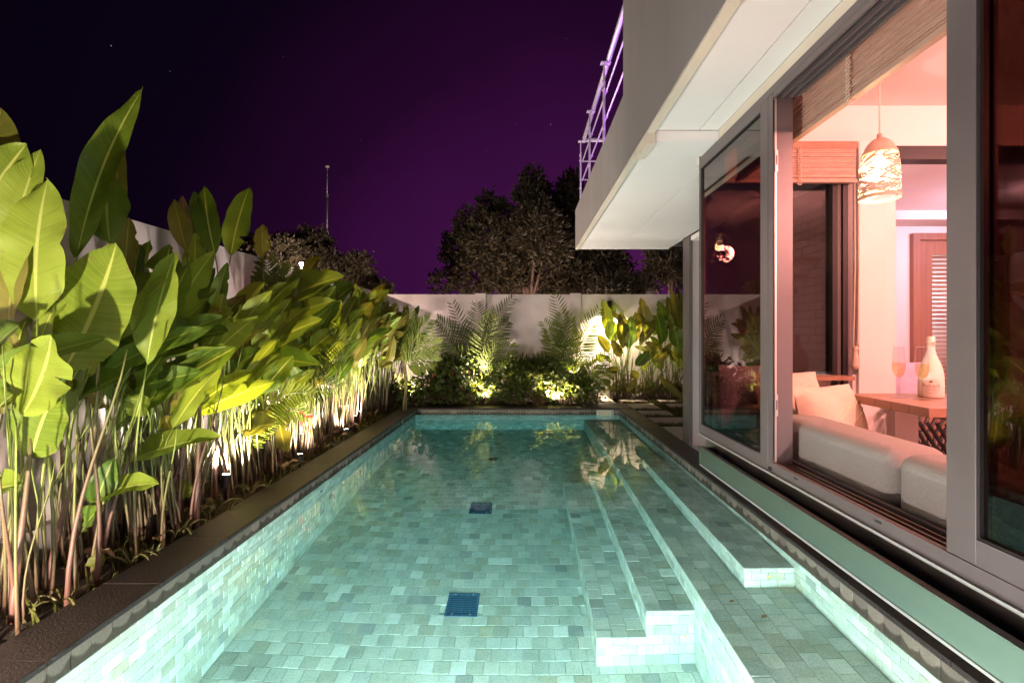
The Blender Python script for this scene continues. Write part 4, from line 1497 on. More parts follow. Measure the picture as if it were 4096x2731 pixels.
def tree(label, d, trunk_px, blobs_px, n, sprig, lmin, lmax, mat, name='tree'):
    bx = W(trunk_px, 900, d)
    t = thing(name, label, 'tree', (bx.x, d, -0.1))
    bl = [px_blob(*q, d + random.uniform(-.8, .8)) for q in blobs_px]
    b = MB()
    zt = max(q[2] for q in bl)
    b.tube([(bx.x, d, -0.1), (bx.x + .05, d, 0.8), (bx.x - .04, d, 0.45 * zt), (bx.x, d, 0.8 * zt)], [0.16, 0.13, 0.10, 0.03], 9)
    for q in bl:
        st = Vector((bx.x, d, random.uniform(0.35, 0.55) * min(q[2], zt)))
        en = Vector(q[:3])
        mid = (st + en) * 0.5 + Vector((0, 0, 0.2))
        b.tube([st, mid, en], [0.06, 0.045, 0.015], 6)
        for k in range(5):
            e2 = en + Vector((random.uniform(-1, 1) * q[3], random.uniform(-1, 1) * q[4], random.uniform(-.4, 1) * q[5])) * .85
            b.tube([mid, (mid + e2) * .5 + Vector((0, 0, .08)), e2], [0.022, 0.015, 0.006], 5)
    b.build('trunk', M['bark'], t)
    cr = quads_object('crown', *crown_leaves(bl, n, sprig, lmin, lmax), mat, t)
    stuff(cr)
    return t


tree('tall dark bushy tree behind the back wall, left of the balcony end', 15.0, 1215,
     [(1224, 438, 24, 46), (1205, 470, 22, 40), (1250, 475, 26, 46), (1232, 530, 54, 62), (1122, 480, 16, 30), (1148, 500, 22, 34), (1116, 545, 42, 52), (1072, 530, 22, 38),
      (1052, 575, 30, 44), (1016, 648, 22, 20), (1100, 620, 52, 56), (1165, 620, 55, 56), (1250, 620, 80, 58), (1180, 560, 40, 50), (1272, 560, 34, 60)], 4600, 7, 0.11, 0.19, M['tree'])
tree('dark tree behind the back wall, under the end of the balcony', 16.0, 1350,
     [(1310, 436, 18, 36), (1300, 470, 24, 44), (1325, 520, 50, 75), (1360, 590, 62, 70), (1405, 625, 36, 40), (1330, 640, 60, 40)], 3000, 7, 0.11, 0.19, M['tree'])
tree('dark tree behind the back wall, beside the grey column', 13.5, 1545,
     [(1530, 600, 42, 50), (1570, 590, 60, 70), (1500, 640, 22, 26), (1620, 600, 60, 80)], 2200, 7, 0.08, 0.14, M['tree'])
tree('spreading tree lit by the small street lamp above the side wall', 11.0, 660,
     [(640, 590, 55, 40), (700, 575, 46, 36), (590, 585, 40, 34), (728, 560, 26, 24), (690, 620, 66, 34), (560, 600, 32, 40), (745, 605, 30, 26)],
     2600, 7, 0.07, 0.12, M['tree'])
tree('low rounded tree to the right of the thin mast', 11.5, 800,
     [(795, 622, 36, 26), (825, 610, 24, 20), (770, 640, 38, 30), (820, 645, 34, 26), (860, 665, 34, 14), (770, 680, 60, 30)], 1500, 7, 0.07, 0.12, M['tree'])
tree('small leafy bush showing over the back wall in front of the white eave', 12.0, 1440,
     [(1430, 668, 40, 22), (1465, 655, 22, 16), (1395, 672, 30, 16)], 420, 6, 0.09, 0.15, M['tree'], name='bush')

# ================================================================== PLANTS
def leaf_mesh(name, mat, parent, p0, p1, width, normal, bend=0.1, fold=0.35, wav=0.02, curl=0.0, tears=(), twist=0.0, seed=0, nseg=20, ns=3, tipk=1.0):
    """one broad leaf: midrib p0 -> p1, blade facing `normal`, drooping by bend*length, V-folded"""
    rr = random.Random(seed)
    p0, p1 = Vector(p0), Vector(p1)
    ax = p1 - p0
    Ln = ax.length
    n0 = Vector(normal)
    n0 = (n0 - ax * (n0.dot(ax) / ax.length_squared))
    n0 = n0.normalized() if n0.length > 1e-6 else Vector((0, -1, 0))
    ph = rr.uniform(0, 6.28)
    ph2 = rr.uniform(0, 6.28)
    asym = rr.uniform(0.92, 1.08)
    if not tears and nseg >= 12 and rr.random() < 0.45:
        tears = tuple((rr.choice((-1, 1)), rr.uniform(.25, .92), rr.uniform(.2, .5)) for _ in range(rr.choice((1, 1, 2, 3))))
    vs, uvs = [], []
    cols = [-1 + k / ns for k in range(2 * ns + 1)]
    for i in range(nseg + 1):
        t = i / nseg
        c = p0 + ax * t + n0 * (4 * bend * Ln * t * (1 - t))
        dt = (ax + n0 * (4 * bend * Ln * (1 - 2 * t))).normalized()
        a = twist * (t - .3)
        side = dt.cross(n0).normalized()
        nn_ = side.cross(dt).normalized()
        side, nn_ = side * math.cos(a) + nn_ * math.sin(a), nn_ * math.cos(a) - side * math.sin(a)
        if t < 0.42:
            w = 0.5 * width * (0.04 + 0.96 * math.sin(0.5 * math.pi * t / 0.42) ** 0.78)
        else:
            w = 0.5 * width * max(0.0, math.cos(0.5 * math.pi * ((t - 0.42) / 0.58) ** (1.1 * tipk))) ** 0.72
        if i == nseg:
            w = 0.001
        for s in cols:
            k = 1.0
            for ts, td, tw in tears:
                if (ts > 0) == (s > 0) and s != 0 and abs(t - td) < 0.6 / nseg:
                    k = 1 - tw
            kk = abs(s) * k * (asym if s > 0 else 2 - asym)
            off = side * (math.copysign(1, s) if s else 0) * w * kk * math.cos(fold)
            up = nn_ * (w * kk * math.sin(fold) - curl * w * kk * kk
                        + wav * math.sin(t * 11 + ph + (1.3 if s > 0 else 0)) * kk * kk + 0.4 * wav * math.sin(t * 27 + ph2) * kk * kk)
            vs.append(c + off + up)
            uvs.append((t, 0.5 + 0.5 * s))
    fs = []
    m = len(cols)
    for i in range(nseg):
        for j in range(m - 1):
            fs.append((i * m + j, i * m + j + 1, (i + 1) * m + j + 1, (i + 1) * m + j))
    me = bpy.data.meshes.new(name)
    o3 = wloc(parent)
    me.from_pydata([tuple(v - o3) for v in vs], [], fs)
    u = me.uv_layers.new(name='UVMap')
    for l in me.loops:
        u.data[l.index].uv = uvs[l.vertex_index]
    for p in me.polygons:
        p.use_smooth = True
    me.materials.append(mat)
    o = bpy.data.objects.new(name, me)
    COL.objects.link(o)
    o.parent = parent
    return o


def stem_to(parent, root, top, tdir, r0, r1, mat, name='stem', sway=0.08):
    root, top, tdir = Vector(root), Vector(top), Vector(tdir).normalized()
    L = (top - root).length
    c1 = root + Vector((random.uniform(-sway, sway), random.uniform(-sway, sway), 0.45 * L))
    c2 = top - tdir * 0.30 * L
    pts = []
    for i in range(9):
        t = i / 8
        pts.append(root * (1 - t) ** 3 + c1 * 3 * t * (1 - t) ** 2 + c2 * 3 * t * t * (1 - t) + top * t ** 3)
    return MB().tube(pts, [r0 + (r1 - r0) * (i / 8) ** 0.7 for i in range(9)], 7).build(name, mat, parent, smooth=True)


CL = []       # clumps: (root thing, x, y)


def clump(x, y, label, group, z=-0.04, name='heliconia'):
    t = thing(name, label, 'plant', (x, y, z), group)
    CL.append((t, x, y))
    return t


GRP = 'heliconias in the bed beside the pool'
names = [
    ('big leaved heliconia nearest the camera, cut by the left picture edge', -2.62, 1.98),
    ('heliconia with the giant pale leaf, at the near end of the pool bed', -2.52, 2.42),
    ('heliconia under the tallest pointed leaf against the sky', -2.72, 2.85),
    ('heliconia with two low horizontal leaves reaching over the dark coping', -2.50, 3.25),
    ('heliconia with bare stems in front of the white wall, before the blinding uplight', -2.70, 3.75),
    ('heliconia backlit by the blinding uplight in the pool bed', -2.58, 4.35),
    ('heliconia whose long pale leaves arch toward the pool, just past the uplight', -2.66, 4.95),
    ('heliconia behind the bright yellow palm frond in the pool bed', -2.56, 5.55),
    ('heliconia with olive leaves below the thin mast', -2.68, 6.20),
    ('heliconia with red flower bracts low in the pool bed', -2.60, 6.85),
    ('olive heliconia lit yellow from below near the pool corner', -2.70, 7.55),
    ('dull olive heliconia in the far stretch of the pool bed', -2.60, 8.25),
    ('last heliconia of the pool bed, beside the back wall', -2.66, 9.05),
    ('heliconia in the corner of the two garden walls', -2.55, 9.85),
]
for l, x, y in names:
    clump(x, y, l, GRP)


def nearest(p, lim=None):
    return min(CL[:14], key=lambda c: abs(c[2] - p.y) + 0.3 * abs(c[1] - p.x))


HN = 0


def hero(bx, by, tx, ty, wpx, X, mat='leaf', face=(0, -1, 0.1), bend=0.06, fold=0.25, dtip=0.0, wav=0.012, curl=0.0, tears=(), stem=True, twist=0.0, dd=0.0, tipk=1.0):
    """broad leaf of the near bed that spans these pixels of the photograph, standing at distance X from the axis"""
    global HN
    HN += 1
    u = 1201.3 - 0.5 * (bx + tx)
    d = FPX * abs(X) / u + dd
    p0 = W(bx, by, d)
    p1 = W(tx, ty, d + dtip)
    ax = (p1 - p0).normalized()
    nv = Vector(face)
    nv = (nv - ax * nv.dot(ax)).normalized()
    seen = abs(nv.dot((0.5 * (p0 + p1) - Vector((0, 0, CAMZ))).normalized())) * math.cos(fold)
    wd = wpx * d / FPX / max(0.5, seen)       # the blade is broader than it looks where it is seen aslant
    c = nearest(p0)
    leaf_mesh('leaf', M[mat], c[0], p0, p1, wd, face, bend, fold, wav, curl, tears, twist, seed=HN, nseg=24, ns=3, tipk=tipk)
    if stem:
        root = Vector((c[1] + random.uniform(-.12, .12), c[2] + random.uniform(-.12, .12), -0.05))
        dirv = (p1 - p0).normalized()
        if dirv.z < 0.2:
            dirv = (dirv + Vector((0, 0, 0.8))).normalized() if dirv.z > -0.3 else Vector((dirv.x, dirv.y, 0.4)).normalized()
        stem_to(c[0], root, p0 + (p1 - p0) * 0.03, dirv, random.uniform(.009, .013), 0.0045, M['stem'])


F0 = (0, -1, 0.1)
FR = (0.5, -1, 0.15)
FL_ = (-0.4, -1, 0.1)
UP = (0.15, -0.65, 0.8)
# --- the big near leaves
hero(85, 735, 110, 411, 108, -2.55, 'leaf', (0.2, -1, 0.0), 0.05, 0.22, wav=0.02, tears=((1, .55, .12),))
hero(14, 655, 93, 343, 78, -2.75, 'leaf', (0.5, -1, 0.1), 0.06, 0.35)
hero(146, 852, 268, 557, 150, -2.40, 'leaf', (0.05, -1, 0.25), -0.04, 0.12, wav=0.018, tears=((-1, .9, .15),))
hero(176, 590, 329, 203, 66, -2.62, 'leaf', (0.45, -0.9, 0.1), 0.10, 0.42, dtip=0.15, tipk=0.75, wav=0.02, tears=((1, .97, .3),))
hero(252, 560, 247, 393, 86, -2.68, 'leaf_dark', F0, 0.03, 0.2)
hero(262, 560, 279, 312, 44, -2.85, 'leaf_olive', FR, 0.05, 0.5)
hero(-60, 520, 62, 330, 110, -2.85, 'leaf', (0.3, -1, 0), 0.04, 0.2, stem=False)
hero(-40, 480, 4, 250, 120, -2.95, 'leaf_olive', (0.3, -1, 0), 0.04, 0.2, stem=False)
hero(-30, 760, 20, 560, 80, -2.9, 'leaf_dark', (0.6, -1, 0), 0.04, 0.2, stem=False)
hero(285, 640, 296, 500, 44, -2.7, 'leaf_olive', (0.8, -1, 0), 0.06, 0.4)
hero(262, 842, 282, 618, 56, -2.62, 'leaf', (0.8, -0.7, 0.2), 0.10, 0.5)
hero(50, 955, 118, 768, 104, -2.36, 'leaf', (0.0, -1, 0.3), -0.06, 0.12, wav=0.02, tears=((1, .55, .6), (-1, .8, .5)))
hero(72, 1052, 128, 898, 92, -2.40, 'leaf', (0.1, -1, 0.2), 0.04, 0.15)
hero(-20, 820, 46, 745, 60, -2.55, 'leaf_dark', UP, 0.06, 0.3, stem=False)
hero(-15, 960, 30, 905, 50, -2.5, 'leaf', UP, 0.06, 0.3, stem=False)
hero(-30, 1130, 52, 1112, 40, -2.42, 'leaf', UP, 0.05, 0.4, stem=False)
hero(200, 865, 248, 757, 44, -2.45, 'leaf', F0, 0.05, 0.3)
# --- second group, tips against the sky
hero(494, 585, 469, 427, 50, -2.72, 'leaf', (0.1, -1, 0.1), 0.05, 0.2, tears=((-1, .78, .7),))
hero(476, 600, 448, 440, 40, -2.80, 'leaf_dark', (0.4, -1, 0), 0.05, 0.3)
hero(530, 588, 573, 430, 52, -2.74, 'leaf', (0.1, -1, 0.1), 0.05, 0.2, tears=((1, .3, .6),))
hero(428, 575, 399, 458, 40, -2.70, 'leaf_olive', FR, 0.05, 0.25)
hero(436, 570, 419, 449, 26, -2.80, 'leaf_dry', FR, 0.08, 0.6)
hero(605, 592, 603, 515, 34, -2.72, 'leaf_olive', F0, 0.03, 0.2)
hero(452, 662, 449, 536, 46, -2.62, 'leaf', F0, 0.03, 0.15)
hero(362, 738, 392, 562, 86, -2.55, 'leaf', (0.0, -1, 0.15), 0.03, 0.18, tears=((-1, .62, .8), (1, .9, .6)))
hero(424, 690, 436, 584, 36, -2.66, 'leaf', FR, 0.04, 0.25)
hero(502, 802, 512, 674, 54, -2.52, 'leaf', F0, 0.05, 0.15)
hero(480, 766, 522, 602, 38, -2.62, 'leaf_dark', FR, 0.06, 0.4)
hero(362, 740, 358, 690, 50, -2.6, 'leaf_dark', F0, 0.04, 0.3)
hero(300, 832, 366, 716, 54, -2.55, 'leaf', UP, 0.08, 0.3)
hero(308, 690, 322, 560, 52, -2.82, 'leaf_dark', F0, 0.05, 0.3)
hero(330, 660, 345, 552, 40, -2.88, 'leaf_dark', FL_, 0.05, 0.3)
hero(345, 800, 345, 640, 50, -2.78, 'leaf_dark', FR, 0.05, 0.35)
hero(290, 875, 420, 770, 60, -2.50, 'leaf_dark', UP, 0.08, 0.3)
hero(276, 873, 520, 797, 26, -2.42, 'leaf', (0, -0.35, 1), 0.05, 0.55)
hero(398, 770, 470, 640, 56, -2.66, 'leaf_dark', FR, 0.06, 0.3)
hero(400, 800, 525, 760, 40, -2.5, 'leaf_dark', UP, 0.06, 0.3)
hero(540, 770, 607, 648, 48, -2.58, 'leaf', UP, 0.10, 0.3)
hero(560, 742, 585, 668, 24, -2.6, 'leaf_dry', FR, 0.10, 0.7)
# --- the arching pale leaves over the middle of the bed
hero(612, 722, 790, 636, 62, -2.42, 'leaf', UP, 0.07, 0.22)
hero(608, 760, 768, 690, 46, -2.44, 'leaf', (0.1, -0.8, 0.5), 0.06, 0.3)
hero(735, 730, 814, 655, 56, -2.50, 'leaf_dark', UP, 0.05, 0.3)
hero(810, 743, 893, 664, 42, -2.52, 'leaf', (0.1, -1, 0.3), 0.05, 0.2)
hero(576, 818, 741, 734, 50, -2.34, 'leaf', UP, 0.05, 0.22)
hero(566, 832, 738, 838, 40, -2.36, 'leaf_dark', (0, -0.7, 0.7), 0.06, 0.45)
hero(555, 760, 610, 700, 40, -2.4, 'leaf', UP, 0.05, 0.2)
hero(690, 880, 752, 830, 60, -2.46, 'leaf_olive', (0.1, -1, 0.3), -0.04, 0.2)
hero(650, 905, 688, 835, 40, -2.6, 'leaf_dark', FR, 0.06, 0.3)
hero(730, 850, 782, 768, 30, -2.5, 'leaf_olive', FR, 0.06, 0.3)
hero(520, 880, 600, 800, 44, -2.5, 'leaf_dark', UP, 0.06, 0.3)
hero(845, 720, 885, 650, 30, -2.62, 'leaf_olive', F0, 0.05, 0.3)
hero(705, 640, 735, 588, 28, -2.72, 'leaf_olive', UP, 0.08, 0.3)
# --- low leaves among the stems
hero(277, 1070, 507, 1003, 44, -2.30, 'leaf', (0.1, -0.55, 0.85), 0.06, 0.35)
hero(206, 1143, 364, 1109, 36, -2.34, 'leaf', (0.1, -0.6, 0.8), 0.06, 0.35)
hero(313, 958, 329, 904, 44, -2.42, 'leaf', F0, 0.03, 0.15, tipk=1.6)
hero(414, 942, 430, 860, 42, -2.45, 'leaf_olive', F0, 0.04, 0.2, tipk=1.5)
hero(160, 935, 286, 862, 48, -2.48, 'leaf_dark', UP, 0.06, 0.3)
hero(216, 1168, 262, 1050, 48, -2.42, 'leaf_dark', FR, 0.05, 0.3)
hero(378, 952, 400, 1000, 36, -2.46, 'leaf_olive', F0, 0.04, 0.3)
hero(556, 992, 634, 972, 40, -2.38, 'leaf_olive', UP, 0.05, 0.25)
hero(560, 955, 660, 940, 20, -2.40, 'leaf_olive', UP, 0.05, 0.35)
hero(640, 960, 660, 1040, 44, -2.46, 'leaf_olive', F0, 0.05, 0.3)
hero(420, 1148, 428, 1100, 32, -2.46, 'leaf_olive', F0, 0.03, 0.2, tipk=1.5)
hero(228, 1315, 230, 1255, 26, -2.40, 'leaf_olive', F0, 0.03, 0.4)
hero(195, 1210, 232, 1165, 34, -2.44, 'leaf_dark', UP, 0.06, 0.4)
hero(478, 930, 430, 905, 36, -2.5, 'leaf_dark', UP, 0.06, 0.4)
hero(300, 905, 352, 820, 36, -2.62, 'leaf_olive', FR, 0.06, 0.3)
hero(225, 700, 262, 600, 60, -2.9, 'leaf_dark', FR, 0.04, 0.3)

# --- bare and leafy stems filling each clump, leaves chosen plant by plant
for ci, (t, x, y) in enumerate(CL[:14]):
    far = y > 5.2
    nst = 16 if not far else 13
    for k in range(nst):
        rx, ry = x + random.uniform(-.24, .20), y + random.uniform(-.34, .34)
        h = random.uniform(0.7, 1.35)
        lean = Vector((random.uniform(-.10, .22), random.uniform(-.25, .25), 0))
        m = M['stem_red'] if random.random() < 0.45 else M['stem']
        rad0 = random.uniform(.013, .023) if m is M['stem_red'] else random.uniform(.006, .012)
        stem_to(t, (rx, ry, -0.05), (rx + lean.x, ry + lean.y, h), (lean.x * .6, lean.y * .6, 1), rad0, rad0 * .32, m, sway=0.05)
    nlv = 24 if far else (0 if ci == 0 else 7 if ci < 3 else 15)
    for k in range(nlv):
        hb = random.uniform(0.75, 1.75) if far else random.uniform(0.7, 1.35)
        if ci >= 11:
            hb *= 0.92
        rx, ry = (x + random.uniform(-.20, .18) if far else random.uniform(-2.92, -2.70)), y + random.uniform(-.34, .34)
        up_ = random.random() < 0.5
        L = random.uniform(0.34, 0.62) * (1.0 if hb < 1.4 else 0.85)
        if up_:
            dv = Vector((random.uniform(-.15, .35), random.uniform(-.3, .3), 1)).normalized()
        else:
            dv = Vector((random.uniform(.1, .9), random.uniform(-.6, .4), random.uniform(0.1, .8))).normalized()
        p0 = Vector((rx + random.uniform(0, .12), ry, hb))
        p1 = p0 + dv * L
        if 3.4 < y < 6.4 and p1.x > -2.45:
            p1.x = -2.45 - random.uniform(0, .2)
        if p1.x > -2.02:
            p1.x = -2.02 - random.uniform(0, .15)
        if p1.x < -3.0:
            p1.x = -2.98
        if p1.z > 2.22:
            p1.z = 2.22
        mt = random.choice(('leaf_olive', 'leaf', 'leaf_olive', 'leaf_dark', 'leaf') if y < 7.2 else ('leaf_olive', 'leaf_olive', 'leaf_olive', 'leaf_dark', 'leaf')) if far else random.choice(('leaf_dark', 'leaf_olive', 'leaf_dark', 'leaf'))  # more olive farther back: dulling by light from below put into the colour
        if random.random() < 0.07:
            mt = 'leaf_dry'
        nrm = Vector((random.uniform(-.2, .9), -1, random.uniform(0, .6)))
        leaf_mesh('leaf', M[mt], t, p0, p1, L * random.uniform(.26, .36), nrm, random.uniform(.02, .12), random.uniform(.15, .5), 0.012, seed=1000 + ci * 50 + k, nseg=14, ns=2)
        stem_to(t, (rx, ry, -0.05), p0, dv + Vector((0, 0, .6)), 0.009, 0.004, M['stem'], sway=0.06)
# big pale leaves arching out over the stems
for ci, (t, x, y) in enumerate(CL[2:12]):
    for k in range(9 if y > 3 else 4):
        rx, ry = x + random.uniform(-.1, .15), y + random.uniform(-.35, .35)
        hb = random.uniform(0.72, 1.45)
        L = random.uniform(0.45, 0.75)
        dv = Vector((random.uniform(.15, .6), random.uniform(-.1, .8), random.uniform(0.25, 1.0))).normalized()
        p0 = Vector((rx + .06, ry, hb))
        p1 = p0 + dv * L
        p1.x = min(p1.x, -2.16)
        p1.z = min(p1.z, 1.95)
        mt = random.choice(('leaf', 'leaf', 'leaf', 'leaf_dark')) if y < 6.5 else random.choice(('leaf', 'leaf_olive', 'leaf_olive'))
        leaf_mesh('leaf', M[mt], t, p0, p1, L * random.uniform(.27, .36), (random.uniform(-.2, .5), -1, random.uniform(.1, .8)), random.uniform(.03, .10),
                  random.uniform(.1, .35), 0.015, seed=3000 + ci * 20 + k, nseg=18, ns=3)
        stem_to(t, (rx, ry, -0.05), p0, dv + Vector((0, 0, .6)), 0.009, 0.004, M['stem'], sway=0.06)
t9 = CL[9][0]
for (a, b_, c, e_) in ((685, 938, 708, 962), (690, 958, 726, 954), (692, 960, 696, 990)):
    d = 5.2
    leaf_mesh('bract', M['bract'], CL[7][0], W(a, b_, d), W(c, e_, d), 0.035, (0, -1, .2), .08, .5, .0, seed=3, nseg=8, ns=1)


# --- palms
def frond(parent, p0, p1, p2, nleaf, llen, mat, lw=0.022, droop=0.25, seed=0, spread=1.0, normal=(0, -1, 0.2)):
    """rachis p0->p1->p2 with paired leaflets; one mesh per frond"""
    rr = random.Random(seed)
    p0, p1, p2 = Vector(p0), Vector(p1), Vector(p2)
    P, D, U, LN, WD = [], [], [], [], []
    pts = []
    nr = Vector(normal).normalized()
    for i in range(nleaf + 1):
        t = i / nleaf
        c = p0 * (1 - t) ** 2 + p1 * 2 * t * (1 - t) + p2 * t * t
        pts.append(c)
        if t < 0.12:
            continue
        tg = ((p1 - p0) * (1 - t) + (p2 - p1) * t).normalized()
        sd = tg.cross(nr).normalized()
        for s in (-1, 1):
            dv = (tg * (0.55 + 0.5 * t) + sd * s * spread + Vector((0, 0, -droop)) + Vector([rr.uniform(-.1, .1) for _ in range(3)])).normalized()
            P.append(c)
            D.append(dv)
            un = dv.cross(nr)
            U.append(un.normalized() if un.length > 1e-6 else sd)
            LN.append(llen * (0.55 + 0.9 * math.sin(math.pi * min(1, t * .9 + .12))) * rr.uniform(.85, 1.1) / 1.3)
            WD.append(lw)
    o = quads_object('frond', np.array(P), np.array(D), np.array(U), np.array(LN), np.array(WD), mat, parent)
    MB().tube(pts, [0.008 - 0.006 * i / nleaf for i in range(nleaf + 1)], 6).build('rachis', M['palmstem'], o, smooth=True) if False else None
    off = wloc(parent)
    r = MB().tube(pts, [0.008 - 0.006 * i / nleaf for i in range(nleaf + 1)], 6)
    ro = r.build('rachis', M['palmstem'], parent, smooth=True)
    return o


def palm(label, base_px, base_py, d, fr, mat='palm', name='palm', stems=3, lw=0.027, llen=0.26, group=None):
    b = W(base_px, base_py, d)
    t = thing(name, label, 'palm', (b.x, d, -0.04), group)
    for k in range(stems):
        MB().tube([(b.x + random.uniform(-.12, .12), d + random.uniform(-.08, .08), -0.05), (b.x + random.uniform(-.05, .05), d, 0.5 * b.z), (b.x, d, b.z)],
                  [0.020, 0.015, 0.010], 8).build('trunk', M['palmstem'], t, smooth=True)
    for i, (mx, my, tx, ty, dd) in enumerate(fr):
        frond(t, b, W(mx, my, d + dd * .5), W(tx, ty, d + dd), 24, llen, M[mat], lw, 0.22, seed=i + int(base_px), normal=(random.uniform(-.3, .3), -1, 0.3))
    return t


palm('feathery palm in front of the left pier of the back wall', 1102, 868, 10.15,
     [(1112, 760, 1175, 688, -.1), (1100, 770, 1095, 700, .15), (1060, 780, 1008, 735, -.2), (1080, 800, 1040, 700, .1), (1135, 800, 1182, 800, -.3), (1130, 770, 1165, 740, .1),
      (1075, 830, 1020, 800, -.35), (1130, 840, 1190, 860, -.4), (1115, 760, 1130, 720, -.4), (1050, 830, 1000, 745, 0.1)], llen=0.36)
palm('taller feathery palm in front of the right pier of the back wall', 1298, 870, 10.2,
     [(1305, 770, 1275, 678, -.1), (1310, 770, 1290, 720, -.3), (1330, 790, 1375, 712, -.2), (1325, 800, 1360, 745, .1), (1290, 800, 1250, 740, -.1), (1300, 790, 1310, 735, -.35),
      (1285, 820, 1260, 760, .1)], llen=0.36)
palm('low drooping palm between the hedge and the bright wall lamp', 1335, 905, 9.75,
     [(1350, 860, 1392, 812, -.2), (1345, 850, 1370, 835, -.4), (1370, 850, 1400, 870, -.2), (1320, 850, 1300, 830, -.1), (1330, 860, 1315, 800, 0)], 'palm', llen=0.30)
palm('small palm with one bright yellow frond low in the pool bed', 560, 1060, 4.55,
     [(600, 880, 712, 905, -.25), (600, 900, 700, 950, -.1)], 'palm_yellow', llen=0.22, lw=0.026)
palm('fine leaved palm among the heliconias, half way along the pool bed', 650, 900, 5.7,
     [(690, 780, 800, 790, -.3), (680, 760, 760, 735, .1), (640, 760, 590, 720, .1), (690, 800, 780, 830, -.3), (660, 760, 700, 700, .1), (620, 800, 560, 800, -.2),
      (660, 850, 720, 860, -.4), (620, 880, 560, 880, -.4), (690, 870, 770, 890, -.2)], llen=0.30, lw=0.018)
palm('dark palm rising over the side wall below the small lamp', 620, 780, 5.3,
     [(615, 690, 612, 598, .1), (640, 690, 668, 620, 0), (600, 700, 582, 640, .1), (640, 720, 680, 690, -.1), (590, 720, 560, 690, 0)], llen=0.32, lw=0.036)
palm('dull palm at the pool corner end of the bed', 930, 840, 8.6,
     [(945, 780, 985, 735, -.2), (950, 790, 1005, 790, -.3), (935, 770, 940, 715, 0), (920, 790, 880, 760, 0), (950, 820, 1000, 830, -.4), (925, 790, 905, 720, .2)], llen=0.34)

# --- heliconias by the house end of the back wall
GRB = 'heliconias against the back wall'
RB = [
    ('heliconia standing in front of the bright wall lamp on the back wall', 2.12, 10.38,
     [(1398, 780, 1383, 686, 36), (1412, 790, 1398, 728, 34), (1432, 800, 1425, 716, 34), (1444, 800, 1450, 726, 36), (1400, 810, 1372, 770, 26), (1425, 820, 1405, 780, 24),
      (1450, 790, 1466, 740, 26), (1385, 830, 1370, 815, 20), (1460, 840, 1490, 805, 28), (1480, 830, 1505, 790, 26), (1420, 850, 1390, 850, 20), (1450, 850, 1465, 870, 22)]),
    ('heliconia left of the grey column, with an upright dark leaf above the wall', 2.75, 10.36,
     [(1490, 775, 1472, 683, 34), (1520, 790, 1508, 720, 40), (1500, 770, 1548, 715, 24), (1530, 760, 1512, 690, 34), (1500, 830, 1540, 800, 26), (1520, 850, 1500, 800, 30),
      (1480, 850, 1470, 810, 24), (1540, 830, 1560, 800, 26), (1490, 870, 1500, 900, 20), (1462, 870, 1440, 900, 18)]),
    ('heliconia pressed against the grey column at the back wall', 3.25, 10.34,
     [(1545, 770, 1532, 680, 38), (1560, 770, 1540, 662, 30), (1575, 760, 1560, 668, 32), (1560, 800, 1545, 740, 36), (1580, 790, 1570, 700, 40), (1570, 850, 1550, 790, 34),
      (1590, 830, 1580, 760, 34)]),
]
for l, x, y, lv in RB:
    t = clump(x, y, l, GRB)
    for i, (bx, by, tx, ty, wpx) in enumerate(lv):
        d = y - random.uniform(-.05, .30)
        p0, p1 = W(bx, by, d), W(tx, ty, d + random.uniform(-.1, .1))
        leaf_mesh('leaf', M[random.choice(('leaf_olive', 'leaf_olive', 'leaf', 'leaf_dark'))], t, p0, p1, wpx * d / FPX * .95, (random.uniform(-.4, .5), -1, .1), .05,
                  random.uniform(.15, .4), .012, seed=500 + i, nseg=14, ns=2)
        stem_to(t, (x + random.uniform(-.12, .12), y + random.uniform(-.06, .06), -0.05), p0, (p1 - p0) + Vector((0, 0, .3)), .012, .006, M['stem'])
    for k in range(13):
        hb = random.uniform(.75, 1.65)
        L = random.uniform(.30, .48)
        p0 = Vector((x + random.uniform(-.26, .26), y + random.uniform(-.22, .02), hb))
        p1 = p0 + Vector((random.uniform(-.7, .7), random.uniform(-.35, .05), random.uniform(.0, 1.1))).normalized() * L
        p1.y = min(p1.y, 10.6)
        leaf_mesh('leaf', M[random.choice(('leaf_olive', 'leaf_olive', 'leaf', 'leaf_dark'))], t, p0, p1, L * random.uniform(.28, .4), (random.uniform(-.4, .5), -1, random.uniform(0, .6)), .06,
                  random.uniform(.1, .4), .012, seed=700 + k + int(x * 10), nseg=14, ns=2)
        stem_to(t, (x + random.uniform(-.12, .12), y + random.uniform(-.06, .06), -0.05), p0, (p1 - p0) + Vector((0, 0, .3)), .010, .005, M['stem'])
    for k in range(14):
        rx = x + random.uniform(-.22, .26)
        ry = y + random.uniform(-.08, .10)
        stem_to(t, (rx, ry, -.05), (rx + random.uniform(-.1, .1), ry + random.uniform(-.1, .1), random.uniform(.7, 1.2)), (0, 0, 1), .013, .006, M['stem_red' if k % 3 else 'stem'], sway=.04)
t = clump(3.05, 10.15, 'long arching leaf drooping onto the stepping stone by the grey column', None)
leaf_mesh('leaf', M['leaf_olive'], t, W(1512, 862, 10.1), W(1575, 925, 9.9), 0.16, (-.5, -1, .2), -.10, .4, .01, seed=77)
stem_to(t, (2.95, 10.25, -.05), W(1512, 862, 10.1), (0, 0, 1), .012, .006, M['stem'])


